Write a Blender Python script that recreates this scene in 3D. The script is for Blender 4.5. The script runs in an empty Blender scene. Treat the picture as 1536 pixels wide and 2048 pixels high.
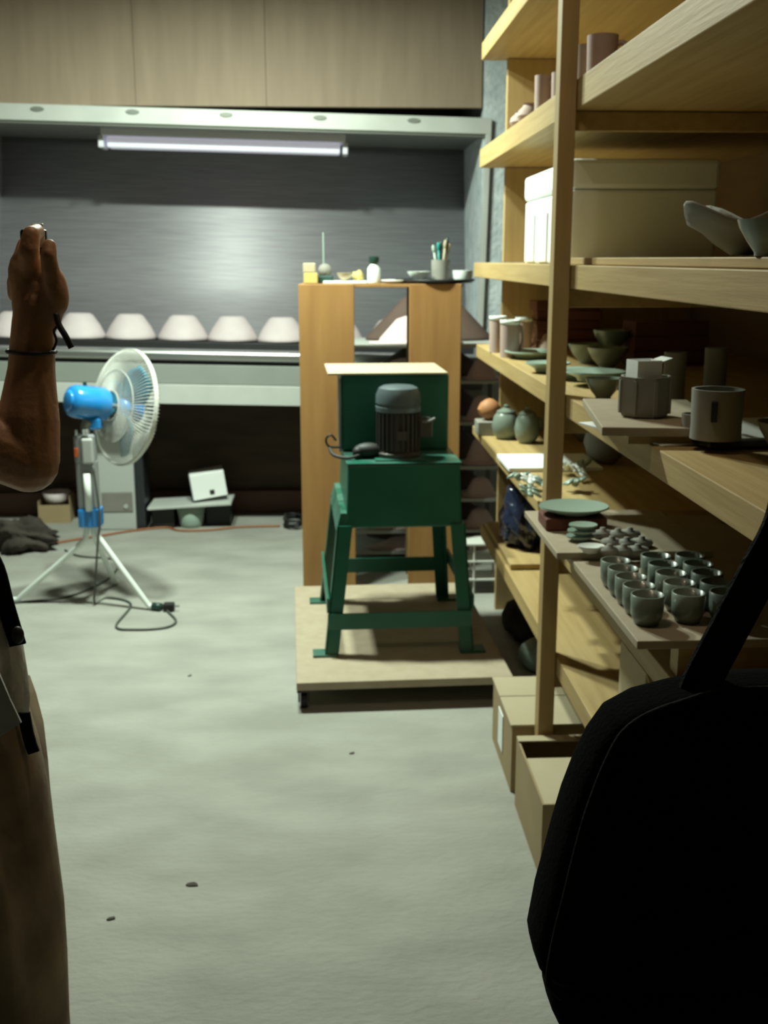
import bpy, bmesh, math, random
from math import sin, cos, tan, atan, pi, radians as R, sqrt
from mathutils import Vector, Matrix, Euler
random.seed(7)
S = bpy.context.scene
COL = S.collection

# ------------------------------------------------------------------ camera
F = 2200.0; CH = 1.40
TH = atan(506/F); AL = atan(108/F*cos(TH))
cd = bpy.data.cameras.new('camera'); cam = bpy.data.objects.new('camera', cd); COL.objects.link(cam)
cam.location = (0, 0, CH); cam.rotation_euler = (pi/2-TH, 0, -AL)
cd.sensor_fit = 'VERTICAL'; cd.sensor_height = 24; cd.lens = 24*F/2048
cd.clip_start = 0.02
cd.dof.use_dof = True; cd.dof.focus_distance = 1.1; cd.dof.aperture_fstop = (cd.lens/1000)/0.0036
S.camera = cam
# ------------------------------------------------------------------ view and world
S.view_settings.view_transform = 'Standard'; S.view_settings.look = 'None'
S.view_settings.gamma = 1; S.view_settings.use_curve_mapping = False
S.view_settings.exposure = 0.22
W = bpy.data.worlds.new('world'); S.world = W; W.use_nodes = True
W.node_tree.nodes['Background'].inputs[0].default_value = (0.8, 0.9, 1, 1)
W.node_tree.nodes['Background'].inputs[1].default_value = 0.004
# the two ceiling lamps (fixtures are built with the objects)
MAIN_LAMP = dict(loc=(-0.48, 4.05, 2.72), power=116, size=(0.62, 0.16), col=(0.86, 1.0, 0.84))
REAR_LAMP = dict(loc=(-0.02, 1.75, 2.72), power=4.2, size=(0.36, 0.16), col=(1.0, 0.80, 0.56))

def at(px, py, X=None, Y=None, Z=None):
    """world point where the line of sight through a photo pixel meets a real plane"""
    a = (px-768)/F; b = -(py-1024)/F
    f = (sin(AL)*cos(TH), cos(AL)*cos(TH), -sin(TH)); r = (cos(AL), -sin(AL), 0); u = (sin(AL)*sin(TH), cos(AL)*sin(TH), cos(TH))
    d = [f[i]+a*r[i]+b*u[i] for i in range(3)]
    t = X/d[0] if X is not None else Y/d[1] if Y is not None else (Z-CH)/d[2]
    return Vector((d[0]*t, d[1]*t, CH+d[2]*t))

# ------------------------------------------------------------------ materials
MATS = {}
ALB = .62   # overall reflectance of the room's matt surfaces
KEEP = ('white_glaze', 'paper_white', 'foam', 'lamp_plastic', 'lamp_housing', 'white_tube', 'steel', 'steel_lip', 'blue_plastic', 'skin', 'black_bag', 'glass', 'wire_white', 'mould_white', 'black_fabric', 'concrete_wall', 'rack_mould')
def mat(name, col, rough=.6, metal=0, col2=None, scale=8, stretch=(1, 1, 1), bump=0, bscale=None, contrast=(.35, .65), trans=0, emit=None, coat=0, spec=.5, detail=4):
    if name not in KEEP and not emit:
        col = tuple(c*ALB for c in col); col2 = tuple(c*ALB for c in col2) if col2 else None
    m = bpy.data.materials.new(name); m.use_nodes = True; nt = m.node_tree; b = nt.nodes['Principled BSDF']
    b.inputs['Roughness'].default_value = rough; b.inputs['Metallic'].default_value = metal
    b.inputs['Base Color'].default_value = (*col, 1); b.inputs['Specular IOR Level'].default_value = spec
    if coat: b.inputs['Coat Weight'].default_value = coat
    if trans: b.inputs['Transmission Weight'].default_value = trans
    if emit: b.inputs['Emission Color'].default_value = (*emit[0], 1); b.inputs['Emission Strength'].default_value = emit[1]
    if col2 or bump:
        tc = nt.nodes.new('ShaderNodeTexCoord'); mp = nt.nodes.new('ShaderNodeMapping'); mp.inputs['Scale'].default_value = stretch
        nt.links.new(tc.outputs['Object'], mp.inputs[0])
        n = nt.nodes.new('ShaderNodeTexNoise'); n.inputs['Scale'].default_value = scale; n.inputs['Detail'].default_value = detail
        nt.links.new(mp.outputs[0], n.inputs['Vector'])
        if col2:
            r = nt.nodes.new('ShaderNodeValToRGB'); r.color_ramp.elements[0].position = contrast[0]; r.color_ramp.elements[1].position = contrast[1]
            r.color_ramp.elements[0].color = (*col, 1); r.color_ramp.elements[1].color = (*col2, 1)
            nt.links.new(n.outputs['Fac'], r.inputs[0]); nt.links.new(r.outputs[0], b.inputs['Base Color'])
        if bump:
            n2 = nt.nodes.new('ShaderNodeTexNoise'); n2.inputs['Scale'].default_value = bscale or scale*3; n2.inputs['Detail'].default_value = 3
            nt.links.new(mp.outputs[0], n2.inputs['Vector'])
            bp = nt.nodes.new('ShaderNodeBump'); bp.inputs['Strength'].default_value = bump; bp.inputs['Distance'].default_value = .01
            nt.links.new(n2.outputs['Fac'], bp.inputs['Height']); nt.links.new(bp.outputs[0], b.inputs['Normal'])
    MATS[name] = m; return m
M = MATS
mat('concrete_floor', (.42, .42, .37), .75, col2=(.56, .56, .50), scale=3.2, bump=.35, bscale=34, stretch=(1, 1.9, 1), contrast=(.32, .68), detail=14)
mat('concrete_wall', (.46, .52, .54), .9, col2=(.62, .68, .70), scale=14, bump=.8, bscale=40, detail=8)
mat('plaster', (.20, .16, .12), .9, col2=(.17, .14, .105), scale=3)
mat('plywood_wall', (.42, .315, .22), .7, col2=(.49, .37, .26), scale=3, stretch=(6, 6, .7), bump=.1)
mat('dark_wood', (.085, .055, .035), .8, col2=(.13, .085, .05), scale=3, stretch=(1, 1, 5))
mat('red_skirting', (.16, .075, .05), .7)
mat('steel', (.35, .34, .365), .58, .55, col2=(.43, .42, .445), scale=5, stretch=(1, 1, 30), bump=.04, bscale=6)
mat('steel_lip', (.50, .51, .50), .32, .9)
mat('painted_steel', (.80, .84, .78), .5, .2, col2=(.92, .95, .90), scale=5)
mat('painted_steel_dark', (.33, .35, .31), .5, .3)
mat('grey_panel', (.40, .44, .40), .55, .2, col2=(.46, .50, .46), scale=4)
mat('lamp_housing', (.80, .80, .88), .35)
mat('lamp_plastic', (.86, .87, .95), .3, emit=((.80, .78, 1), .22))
mat('pine', (.62, .42, .16), .6, col2=(.74, .53, .23), scale=3, stretch=(14, .7, 14), bump=.08)
mat('pine_end', (.58, .39, .16), .6, col2=(.68, .48, .21), scale=3, stretch=(12, 12, .8))
mat('pine_ply', (.30, .19, .09), .7, col2=(.38, .25, .12), scale=2.5, stretch=(5, .8, 5))
mat('orange_ply', (.46, .225, .065), .6, col2=(.60, .32, .10), scale=2.2, stretch=(7, 7, .8), bump=.1, contrast=(.3, .7))
mat('mdf', (.60, .49, .34), .7, col2=(.66, .55, .40), scale=20)
mat('cardboard', (.50, .37, .19), .8, col2=(.56, .42, .23), scale=6)
mat('cardboard_light', (.68, .58, .38), .8, col2=(.74, .64, .43), scale=6)
mat('green_paint', (.012, .165, .105), .38, col2=(.02, .20, .13), scale=5, spec=.5)
mat('green_worn', (.015, .17, .11), .35, col2=(.10, .26, .21), scale=9, contrast=(.42, .62))
mat('black_metal', (.03, .03, .03), .5, .3)
mat('motor_paint', (.09, .085, .08), .45, .3, col2=(.12, .10, .09), scale=8)
mat('motor_cover', (.16, .21, .23), .4, .3)
mat('black_rubber', (.015, .015, .014), .6)
mat('black_fabric', (.003, .0034, .0034), .95, bump=.2, bscale=260, spec=.03)
mat('black_webbing', (.007, .008, .007), .85, bump=.4, bscale=200, spec=.1)
mat('blue_plastic', (.02, .23, .60), .22, coat=.5)
mat('blue_blade', (.06, .34, .52), .35)
mat('white_plastic', (.68, .72, .68), .4)
mat('white_tube', (.75, .82, .78), .3)
mat('grey_plastic', (.42, .44, .45), .4)
mat('wire_white', (.62, .63, .58), .4)
mat('orange_plastic', (.75, .14, .02), .4)
mat('grey_cord', (.12, .13, .11), .6)
mat('orange_cord', (.45, .16, .06), .6)
mat('skin', (.52, .27, .15), .5, col2=(.44, .23, .12), scale=14, bump=.15, bscale=90)
mat('hair', (.02, .015, .012), .5)
mat('grey_shirt', (.50, .47, .40), .9, col2=(.85, .80, .70), scale=12, contrast=(.42, .6), bump=.3)
mat('pale_cloth', (.85, .86, .80), .9, bump=.3, scale=10)
mat('brown_skirt', (.26, .17, .10), .9, col2=(.52, .38, .23), scale=7, contrast=(.4, .7), bump=.4, bscale=14)
mat('foam', (.88, .92, .90), .7, bump=.1, bscale=60, scale=10)
mat('celadon', (.30, .37, .31), .3, coat=.2)
mat('celadon_pale', (.50, .66, .56), .3)
mat('bisque_pink', (.66, .48, .42), .8, col2=(.72, .54, .48), scale=10)
mat('mould_white', (.62, .53, .54), .85, col2=(.68, .59, .60), scale=8)
mat('greenware', (.38, .37, .32), .85, col2=(.44, .43, .38), scale=9)
mat('grey_clay', (.30, .29, .25), .85, col2=(.36, .34, .30), scale=9)
mat('rack_mould', (.74, .58, .56), .85)
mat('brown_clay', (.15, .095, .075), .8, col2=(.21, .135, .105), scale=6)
mat('red_brick', (.20, .065, .04), .85, col2=(.26, .09, .055), scale=8)
mat('white_glaze', (.80, .86, .82), .25)
mat('paper_white', (.85, .88, .86), .7)
mat('dark_tray', (.03, .035, .04), .35)
mat('terracotta_orange', (.68, .30, .12), .6)
mat('yellow_foam', (.80, .66, .22), .8)
mat('dark_green', (.02, .07, .055), .4)
mat('teal', (.02, .38, .34), .4)
mat('black_bag', (.02, .025, .05), .15, spec=.8, bump=.8, bscale=18, scale=8)
mat('glass', (.9, .95, .92), .08, trans=.9)
mat('brush_wood', (.62, .54, .36), .6)
mat('grey_rag', (.035, .028, .022), .95, col2=(.09, .07, .055), scale=12)
mat('emit_tube', (1, 1, 1), .5, emit=((.93, 1, .86), 6))
mat('emit_tube_dim', (1, 1, 1), .5, emit=((1, .93, .76), 2))
mat('dust', (.10, .08, .065), .9)

# ------------------------------------------------------------------ mesh helpers
def NB(): return bmesh.new()
def box(bm, x0, y0, z0, x1, y1, z1, bev=0):
    r = bmesh.ops.create_cube(bm, size=1); vs = r['verts']
    sx, sy, sz = x1-x0, y1-y0, z1-z0
    for v in vs: v.co = Vector(((v.co.x+.5)*sx+x0, (v.co.y+.5)*sy+y0, (v.co.z+.5)*sz+z0))
    if bev:
        es = list({e for v in vs for e in v.link_edges})
        bmesh.ops.bevel(bm, geom=es, offset=bev, segments=2, affect='EDGES', profile=.5)
    return vs
def frame_for(d):
    d = d.normalized(); up = Vector((0, 0, 1)) if abs(d.z) < .9 else Vector((1, 0, 0))
    a = d.cross(up).normalized(); return a, d.cross(a).normalized()
def cyl(bm, p0, p1, r0, r1=None, seg=20, caps=True):
    p0, p1 = Vector(p0), Vector(p1); r1 = r0 if r1 is None else r1
    a, b = frame_for(p1-p0); A = []; B = []
    for i in range(seg):
        t = 2*pi*i/seg; d = a*cos(t)+b*sin(t)
        A.append(bm.verts.new(p0+d*r0)); B.append(bm.verts.new(p1+d*r1))
    for i in range(seg):
        j = (i+1) % seg; bm.faces.new((A[i], B[i], B[j], A[j]))
    if caps: bm.faces.new(A); bm.faces.new(B[::-1])
def lathe(bm, prof, c=(0, 0, 0), seg=28, sx=1, sy=1, rot=None):
    """prof: (r, z) list; closed at ends where r = 0"""
    rings = []
    c = Vector(c)
    for r, z in prof:
        if r < 1e-6:
            p = Vector((0, 0, z)); p = rot @ p if rot else p; rings.append([bm.verts.new(c+p)])
        else:
            L = []
            for i in range(seg):
                t = 2*pi*i/seg; p = Vector((r*cos(t)*sx, r*sin(t)*sy, z)); p = rot @ p if rot else p
                L.append(bm.verts.new(c+p))
            rings.append(L)
    for k in range(len(rings)-1):
        a, b = rings[k], rings[k+1]
        for i in range(seg):
            j = (i+1) % seg
            if len(a) == 1 and len(b) > 1: bm.faces.new((a[0], b[j], b[i]))
            elif len(b) == 1 and len(a) > 1: bm.faces.new((a[i], a[j], b[0]))
            elif len(a) > 1: bm.faces.new((a[i], a[j], b[j], b[i]))
def catmull(pts, n=6):
    pts = [Vector(p) for p in pts]; out = []
    for i in range(len(pts)-1):
        p0 = pts[max(i-1, 0)]; p1 = pts[i]; p2 = pts[i+1]; p3 = pts[min(i+2, len(pts)-1)]
        for k in range(n):
            t = k/n
            out.append(.5*((2*p1)+(-p0+p2)*t+(2*p0-5*p1+4*p2-p3)*t*t+(-p0+3*p1-3*p2+p3)*t**3))
    out.append(pts[-1]); return out
def tube(bm, pts, r, seg=8, smooth=0, flat=None, side=None):
    """sweep; flat = (half width, half thickness) makes a strap whose width runs along `side`"""
    if smooth: pts = catmull(pts, smooth)
    pts = [Vector(p) for p in pts]; rings = []; prev = None
    for i, p in enumerate(pts):
        d = (pts[min(i+1, len(pts)-1)]-pts[max(i-1, 0)]).normalized()
        if prev is None: a, b = frame_for(d)
        else:
            a = prev-d*prev.dot(d)
            if a.length < 1e-5: a, b = frame_for(d)
            a.normalize(); b = d.cross(a)
        prev = a
        L = []
        if flat:
            s = Vector(side); s = (s-d*s.dot(d)).normalized(); n = d.cross(s)
            for u, v in ((-1, -1), (1, -1), (1, 1), (-1, 1)): L.append(bm.verts.new(p+s*u*flat[0]+n*v*flat[1]))
        else:
            rr = r[i] if isinstance(r, (list, tuple)) else r
            for k in range(seg):
                t = 2*pi*k/seg; L.append(bm.verts.new(p+(a*cos(t)+b*sin(t))*rr))
        rings.append(L)
    n = len(rings[0])
    for k in range(len(rings)-1):
        for i in range(n):
            j = (i+1) % n; bm.faces.new((rings[k][i], rings[k][j], rings[k+1][j], rings[k+1][i]))
    bm.faces.new(rings[0][::-1]); bm.faces.new(rings[-1])
def ell(bm, c, rx, ry, rz, rot=None, seg=16, rings=10):
    prof = [(sin(pi*i/rings), -cos(pi*i/rings)) for i in range(rings+1)]; prof[0] = (0, -1); prof[-1] = (0, 1)
    n0 = len(bm.verts); lathe(bm, prof, (0, 0, 0), seg); bm.verts.ensure_lookup_table()
    for v in list(bm.verts)[n0:]:
        p = Vector((v.co.x*rx, v.co.y*ry, v.co.z*rz)); p = rot @ p if rot else p; v.co = p+Vector(c)
def loft(bm, rings, cap=True):
    R_ = [[bm.verts.new(p) for p in r] for r in rings]; n = len(R_[0])
    for k in range(len(R_)-1):
        for i in range(n):
            j = (i+1) % n; bm.faces.new((R_[k][i], R_[k][j], R_[k+1][j], R_[k+1][i]))
    if cap: bm.faces.new(R_[0][::-1]); bm.faces.new(R_[-1])
def prism(bm, poly, axis, a0, a1):
    """extrude a 2D polygon; axis 'x' -> poly in (y,z), 'y' -> (x,z), 'z' -> (x,y)"""
    def mk(p, a): return {'x': (a, p[0], p[1]), 'y': (p[0], a, p[1]), 'z': (p[0], p[1], a)}[axis]
    A = [bm.verts.new(mk(p, a0)) for p in poly]; B = [bm.verts.new(mk(p, a1)) for p in poly]; n = len(poly)
    for i in range(n):
        j = (i+1) % n; bm.faces.new((A[i], A[j], B[j], B[i]))
    bm.faces.new(A[::-1]); bm.faces.new(B)
def part(name, bm, m, parent=None, smooth=False, label=None, loc=None, rot=None, bevel=0, auto=None):
    bmesh.ops.recalc_face_normals(bm, faces=bm.faces)
    me = bpy.data.meshes.new(name); bm.to_mesh(me); bm.free()
    o = bpy.data.objects.new(name, me); COL.objects.link(o)
    me.materials.append(M[m])
    if smooth: me.shade_smooth()
    if auto:
        me.shade_smooth(); me.set_sharp_from_angle(angle=R(auto))
    if parent: o.parent = parent
    if loc is not None: o.location = loc
    if rot is not None: o.rotation_euler = rot
    if label: o['label'] = label
    if bevel:
        b = o.modifiers.new('bevel', 'BEVEL'); b.width = bevel; b.segments = 2
    return o
def tag(o, label, cat, group=None, kind=None):
    if label: o['label'] = label
    if cat: o['category'] = cat
    if group: o['group'] = group
    if kind: o['kind'] = kind
    return o
def thing(name, label, cat, loc=(0, 0, 0), rot=(0, 0, 0), group=None):
    o = bpy.data.objects.new(name, None); COL.objects.link(o); o.empty_display_size = .05
    o.location = loc; o.rotation_euler = rot
    return tag(o, label, cat, group)
def struct(name, bm, m, **k):
    o = part(name, bm, m, **k)
    if not k.get('parent'): o['kind'] = 'structure'
    return o
def dup(root, loc, rotz, label, group=None, scale=None):
    def cp(o, par):
        c = o.copy(); COL.objects.link(c); c.parent = par
        for ch in o.children: cp(ch, c)
        return c
    r = cp(root, None); r.location = loc; r.rotation_euler = (root.rotation_euler.x, root.rotation_euler.y, rotz)
    r['label'] = label
    if group: r['group'] = group
    if scale: r.scale = (scale,)*3 if not isinstance(scale, tuple) else scale
    return r

# ------------------------------------------------------------------ setting: floor, walls, ceiling
b = NB(); box(b, -3.2, -1.6, -.06, 1.5, 6.6, 0); struct('floor', b, 'concrete_floor')
b = NB(); box(b, -3.2, -1.6, 2.85, 1.5, 6.6, 2.91); struct('ceiling', b, 'plaster')
b = NB(); box(b, -3.26, -1.6, 0, -3.2, 6.6, 2.85); struct('wall_left', b, 'plaster')
b = NB(); box(b, 1.42, -1.6, 0, 1.5, 5.60, 2.85); struct('wall_right', b, 'dark_wood')
b = NB(); box(b, -3.2, -1.66, 0, 1.5, -1.6, 2.85); struct('wall_front', b, 'plaster')
b = NB(); box(b, .752, 5.62, 0, 1.5, 6.6, 2.85); struct('wall_back', b, 'concrete_wall')
b = NB(); box(b, -3.2, 5.66, 2.13, .745, 5.72, 2.85); w = struct('wall_upper', b, 'plywood_wall')
xs = [-3.2, -2.16, at(268, 120, Y=5.62).x, at(531, 120, Y=5.62).x, .745]
for i in range(4):
    b = NB(); box(b, xs[i]+.0008, 5.615, 2.115, xs[i+1]-.0008, 5.658, 2.848); part('plywood_panel', b, 'plywood_wall', w, bevel=.001)
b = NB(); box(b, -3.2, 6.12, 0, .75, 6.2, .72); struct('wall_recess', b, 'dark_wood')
b = NB(); box(b, -3.2, 6.085, 0, .75, 6.118, .13); struct('baseboard_back', b, 'red_skirting', bevel=.004)
b = NB(); box(b, -3.2, 6.52, .0, .75, 6.6, 2.85); struct('wall_rear', b, 'plaster')

# ------------------------------------------------------------------ stainless booth with its conveyor
TILT = R(1.35); PIV = Vector((-.5, 5.6, 0)); RT = Matrix.Rotation(TILT, 3, 'Y')
def bt(x, y, z):   # a point of the booth, which hangs slightly out of level
    return RT @ (Vector((x, y, z))-PIV)+PIV+Vector((0, 0, .0))
bo = thing('spray_booth', 'wide stainless steel booth recessed under the brown plywood wall', 'booth', PIV, (0, TILT, 0))
def bp(name, m, *a, parent=None, bev=.002, lab=None):
    b = NB(); box(b, *a); 
    for v in b.verts: v.co -= PIV
    return part(name, b, m, parent or bo, bevel=bev, label=lab)
val = bp('valance', 'painted_steel', -2.3, 5.585, 2.020, .742, 5.66, 2.095, lab='pale metal bar across the booth top')
bp('valance_lip', 'painted_steel_dark', -2.3, 5.60, 2.008, .742, 5.70, 2.022)
for px in (55, 245, 432, 620, 808):
    q = at(px, 245, Y=5.585); b = NB(); cyl(b, (q.x+.5, -.015, 2.072), (q.x+.5, -.021, 2.072), .022, .020, 16)
    ob = part('bolt_plate', b, 'painted_steel_dark', val); ob.scale = (1.5, 1, .55); ob.location = (-(q.x+.5)*.5, 0, 2.072*.45)
bp('soffit', 'painted_steel_dark', -2.0, 5.70, 2.02, .74, 6.42, 2.035)
prf = [(v.y, v.z) for v in catmull([(0, .80, 2.02), (0, .735, 1.72), (0, .672, 1.46), (0, .632, 1.32), (0, .606, 1.18), (0, .60, .93)], 5)]
b = NB(); A_ = [b.verts.new((-1.5, y, z)) for y, z in prf]; B_ = [b.verts.new((1.24, y, z)) for y, z in prf]
for i in range(len(prf)-1): b.faces.new((A_[i], A_[i+1], B_[i+1], B_[i]))
o = part('back_panel', b, 'steel', bo, smooth=True); so = o.modifiers.new('s', 'SOLIDIFY'); so.thickness = .006; so.offset = 1
bp('side_panel', 'steel', .728, 5.62, .93, .742, 6.38, 2.03)
bp('side_panel', 'steel', -1.84, 5.62, .93, -1.828, 6.38, 2.03)
bp('corner_post', 'painted_steel', .715, 5.585, .90, .742, 5.625, 2.02)
bp('conveyor_bed', 'steel', -2.3, 5.56, .925, .742, 6.24, .94)
for i in range(2):
    bp('rail', 'black_metal', -2.3, 5.80+.26*i, .94, .74, 5.83+.26*i, .975)
bp('front_lip', 'steel_lip', -2.3, 5.50, .905, .742, 5.56, .952, bev=.012)
bp('lip_gap', 'black_metal', -2.3, 5.525, .885, .742, 5.56, .905)
bp('apron_panel', 'grey_panel', -2.3, 5.51, .79, .742, 5.555, .885)
bp('lower_apron_panel', 'painted_steel', -2.3, 5.50, .69, .742, 5.555, .787)
for x in (-2.25, .66):
    b = NB(); box(b, x+.5, -.06, .0, x+.56, 0.0, .69); o_ = part('leg', b, 'painted_steel_dark', bo)
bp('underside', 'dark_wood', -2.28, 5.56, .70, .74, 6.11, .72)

def dome_prof(r, h, t=.006):
    return [(0, h), (r*.40, h), (r*.52, h*.93), (r*.80, h*.52), (r*.98, h*.16), (r, h*.05), (r*.97, 0), (r*.9, 0), (r*.72, h*.45), (r*.42, h-.012), (0, h-.012)]
b = NB(); lathe(b, dome_prof(.132, .128), seg=36)
mould0 = tag(part('clay_mould', b, 'mould_white', smooth=True), '', 'mould', 'white moulds in a row on the booth conveyor')
mx = [(22, 'half hidden behind the raised wrist'), (152, 'just right of the raised hand'), (253, 'second to the right of the raised hand'),
      (358, 'in the middle of the visible row'), (457, 'second from the brown plank leg'), (556, 'next to the brown plank leg')]
for i, (px, txt) in enumerate(mx):
    q = at(px, 672+i*2, Y=5.94); p = bt(q.x, 5.94, .976)
    o = mould0 if i == 0 else dup(mould0, p, 0, '')
    o.location = p; o.rotation_euler = (0, TILT, .3*i); o['label'] = 'white upturned mould on the conveyor, '+txt
for i, X in enumerate((.02, .30)):
    o = dup(mould0, bt(X, 5.94, .976), 0, 'white upturned mould on the conveyor behind the plank legs, '+('left' if i == 0 else 'right')+' side'); o.rotation_euler = (0, TILT, .2)

# fluorescent fitting under the soffit, with a faint glow added to its diffuser
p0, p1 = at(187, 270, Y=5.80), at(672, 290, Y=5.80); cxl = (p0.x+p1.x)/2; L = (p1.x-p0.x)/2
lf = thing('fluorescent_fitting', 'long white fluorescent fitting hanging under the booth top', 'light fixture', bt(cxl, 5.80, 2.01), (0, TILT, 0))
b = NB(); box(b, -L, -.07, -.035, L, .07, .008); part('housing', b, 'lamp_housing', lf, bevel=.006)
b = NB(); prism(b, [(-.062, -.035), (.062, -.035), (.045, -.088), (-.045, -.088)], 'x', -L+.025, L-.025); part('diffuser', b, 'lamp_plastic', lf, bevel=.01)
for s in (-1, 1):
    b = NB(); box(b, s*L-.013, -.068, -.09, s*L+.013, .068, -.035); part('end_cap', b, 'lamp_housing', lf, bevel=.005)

# ------------------------------------------------------------------ ceiling lamps that light the room
def ceiling_lamp(spec, label, em):
    x, y, z = spec['loc']; w, d = spec['size']
    t = thing('ceiling_light', label, 'ceiling light', (x, y, z))
    b = NB(); box(b, -w/2-.03, -d/2-.02, 0, w/2+.03, d/2+.02, .06); part('housing', b, 'lamp_housing', t, bevel=.008)
    for s in (-1, 1):
        b = NB(); cyl(b, (-w/2, s*d*.28, -.02), (w/2, s*d*.28, -.02), .013); part('tube', b, em, t, smooth=True)
        b = NB(); box(b, s*w/2-.012, -d/2, -.04, s*w/2+.012, d/2, 0); part('socket', b, 'white_plastic', t)
    b = NB(); cyl(b, (0, 0, .06), (0, 0, 2.85-z), .012); part('hanger', b, 'white_plastic', t)
    for sx in (-1, 1):
        ld = bpy.data.lights.new('lamp_light', 'AREA'); ld.shape = 'RECTANGLE'; ld.size = w*.22; ld.size_y = d*.8
        ld.energy = spec['power']/2; ld.color = spec['col']
        lo = bpy.data.objects.new('lamp_light', ld); COL.objects.link(lo); lo.parent = t; lo.location = (sx*w*.3, 0, -.045)
    return t
ceiling_lamp(MAIN_LAMP, 'twin tube ceiling light over the fan and green machine', 'emit_tube')
ceiling_lamp(REAR_LAMP, 'dimmer twin tube ceiling light over the near floor', 'emit_tube_dim')

# ------------------------------------------------------------------ shelving unit on the right
SX = .57; BX = 1.40; YF = 4.33; YN = -.6
sh = thing('shelving_unit', 'tall pine shelving unit running along the right wall', 'shelving', (SX, YF, 0))
o0 = Vector((SX, YF, 0))
def sp(name, m, *a, bev=.002, lab=None):
    b = NB(); box(b, *a)
    for v in b.verts: v.co -= o0
    return part(name, b, m, sh, bevel=bev, label=lab)
Z6, Z5, Z4, Z3, Z2, Z1 = .405, .742, 1.075, 1.386, 1.802, 2.178
def shelf(zt, th, y0, y1):
    sp('shelf', 'pine', SX, y0, zt-th, BX, y1, zt)
shelf(Z1, .06, YN, YF); shelf(Z2, .066, YN, YF); shelf(Z3, .055, YN, 4.45); shelf(Z4, .05, YN, YF)
shelf(Z5, .032, 2.84, 4.40); shelf(Z5-.035, .045, YN, 2.82); shelf(Z6, .05, YN, 4.1)
sp('back_panel', 'pine_ply', BX, YN, .0, BX+.018, YF, 2.84)
for z0, z1 in ((Z1+.002, 2.84), (Z2+.002, Z1-.062), (Z3+.002, Z2-.068), (Z4+.002, Z3-.057), (Z5+.002, Z4-.052), (.0, Z5-.034)):
    sp('end_panel', 'pine_end', .66, 4.275, z0, BX-.002, 4.305, z1)
sp('front_post', 'pine_end', .528, 2.642, 0, .568, 2.692, 2.84)
sp('front_post', 'pine_end', .528, .55, 0, .568, .60, 2.84)
for zt, th in ((Z1, .06), (Z2, .066), (Z3, .055), (Z4, .05), (Z5-.035, .045), (Z6, .05)):
    sp('cleat', 'pine', .572, 2.67, zt-th-.045, BX-.002, 2.692, zt-th-.002)

# ------------------------------------------------------------------ vessels
def vessel(name, label, cat, prof, m, loc, group=None, seg=28, sx=1, sy=1, rz=0, smooth=True, parent=None):
    b = NB(); lathe(b, prof, seg=seg, sx=sx, sy=sy)
    o = part(name, b, m, parent, auto=40)
    if parent is None:
        o.location = loc; o.rotation_euler = (0, 0, rz); tag(o, label, cat, group)
    return o
def cup_prof(r, h, t=.004, foot=.75):
    return [(0, .003), (r*foot*.8, .003), (r*foot, 0), (r*.96, h*.3), (r, h), (r-t, h), (r*.94-t, h*.32), (r*foot*.8, .009), (0, .009)]
def bowl_prof(r, h, t=.004, foot=.42):
    return [(0, .004), (r*foot*.8, .004), (r*foot, 0), (r*foot, h*.1), (r*.72, h*.42), (r*.93, h*.78), (r, h), (r-t, h), (r*.9-t, h*.78), (r*.68, h*.46), (r*.3, h*.17), (0, h*.15)]
def plate_prof(r, h, t=.004):
    return [(0, .003), (r*.5, .003), (r*.56, 0), (r*.62, h*.4), (r, h), (r*.985, h+t), (r*.6, h*.55+t), (0, h*.5+t)]
def vase_prof(r, h, neck=.5):
    return [(0, .003), (r*.5, 0), (r*.8, h*.15), (r, h*.42), (r*.9, h*.66), (r*neck, h*.85), (r*neck*.9, h*.93), (r*neck*1.1, h), (r*neck*1.02, h), (r*neck*.8, h*.92), (r*neck*.7, h*.8), (0, h*.5)]
def put(px, py, z, wpx):
    """centre and radius of something round whose front foot shows at (px, py) on a level z"""
    q = at(px, py, Z=z); r = wpx/2*q.y/F; return Vector((q.x, q.y+r, z+.001)), r

def mug(loc, r, h, m, label, group, hang=0, rim=None, name='mug'):
    t = thing(name, label, 'mug', loc, (0, 0, hang), group)
    vessel('body', '', '', cup_prof(r, h, .005, .95), m, None, parent=t)
    b = NB(); tube(b, [(r*.93, 0, h*.8), (r*1.35, 0, h*.82), (r*1.55, 0, h*.5), (r*1.3, 0, h*.22), (r*.93, 0, h*.22)], .006, 8, 5); part('handle', b, m, t, smooth=True)
    if rim:
        b = NB(); lathe(b, [(r*.96, h*.9), (r*1.03, h*.9), (r*1.03, h+.002), (r*.9, h+.002), (r*.9, h*.9)]); part('glazed_rim', b, rim, t, smooth=True, label='white glazed rim')
    return t

# --- second shelf from the top: pink unfired mugs
G = 'pink mugs along the high shelf'
def hm(px, yt, X, r_, lab, rz):
    q = at(px, yt, X=X); mug(Vector((X, q.y, Z2+.001)), r_, q.z-Z2, 'bisque_pink', lab, G, rz)
hm(1176, 92, .628, .030, 'tall pink clay mug on the high shelf just right of the front post', 2.6)
hm(1206, 72, .636, .036, 'widest pink clay mug, rightmost on the high shelf', -.3)
hm(1088, 152, .622, .026, 'pink mug on the high shelf with round handle facing the aisle', -1.0)
hm(1121, 146, .640, .024, 'pink mug half hidden by the front post on the high shelf', .4)
for i, (px, yt) in enumerate(((1046, 224), (1062, 208))):
    x = .622; q = at(px, yt, X=x)
    vessel('round_pot', ['small round pink pot, leftmost thing on the high shelf', 'small round pink pot, second from left on the high shelf'][i], 'pot', vase_prof(.042, q.z-Z2, .6), 'bisque_pink', Vector((x, q.y, Z2+.001)), 'small pink pots on the high shelf')

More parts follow.
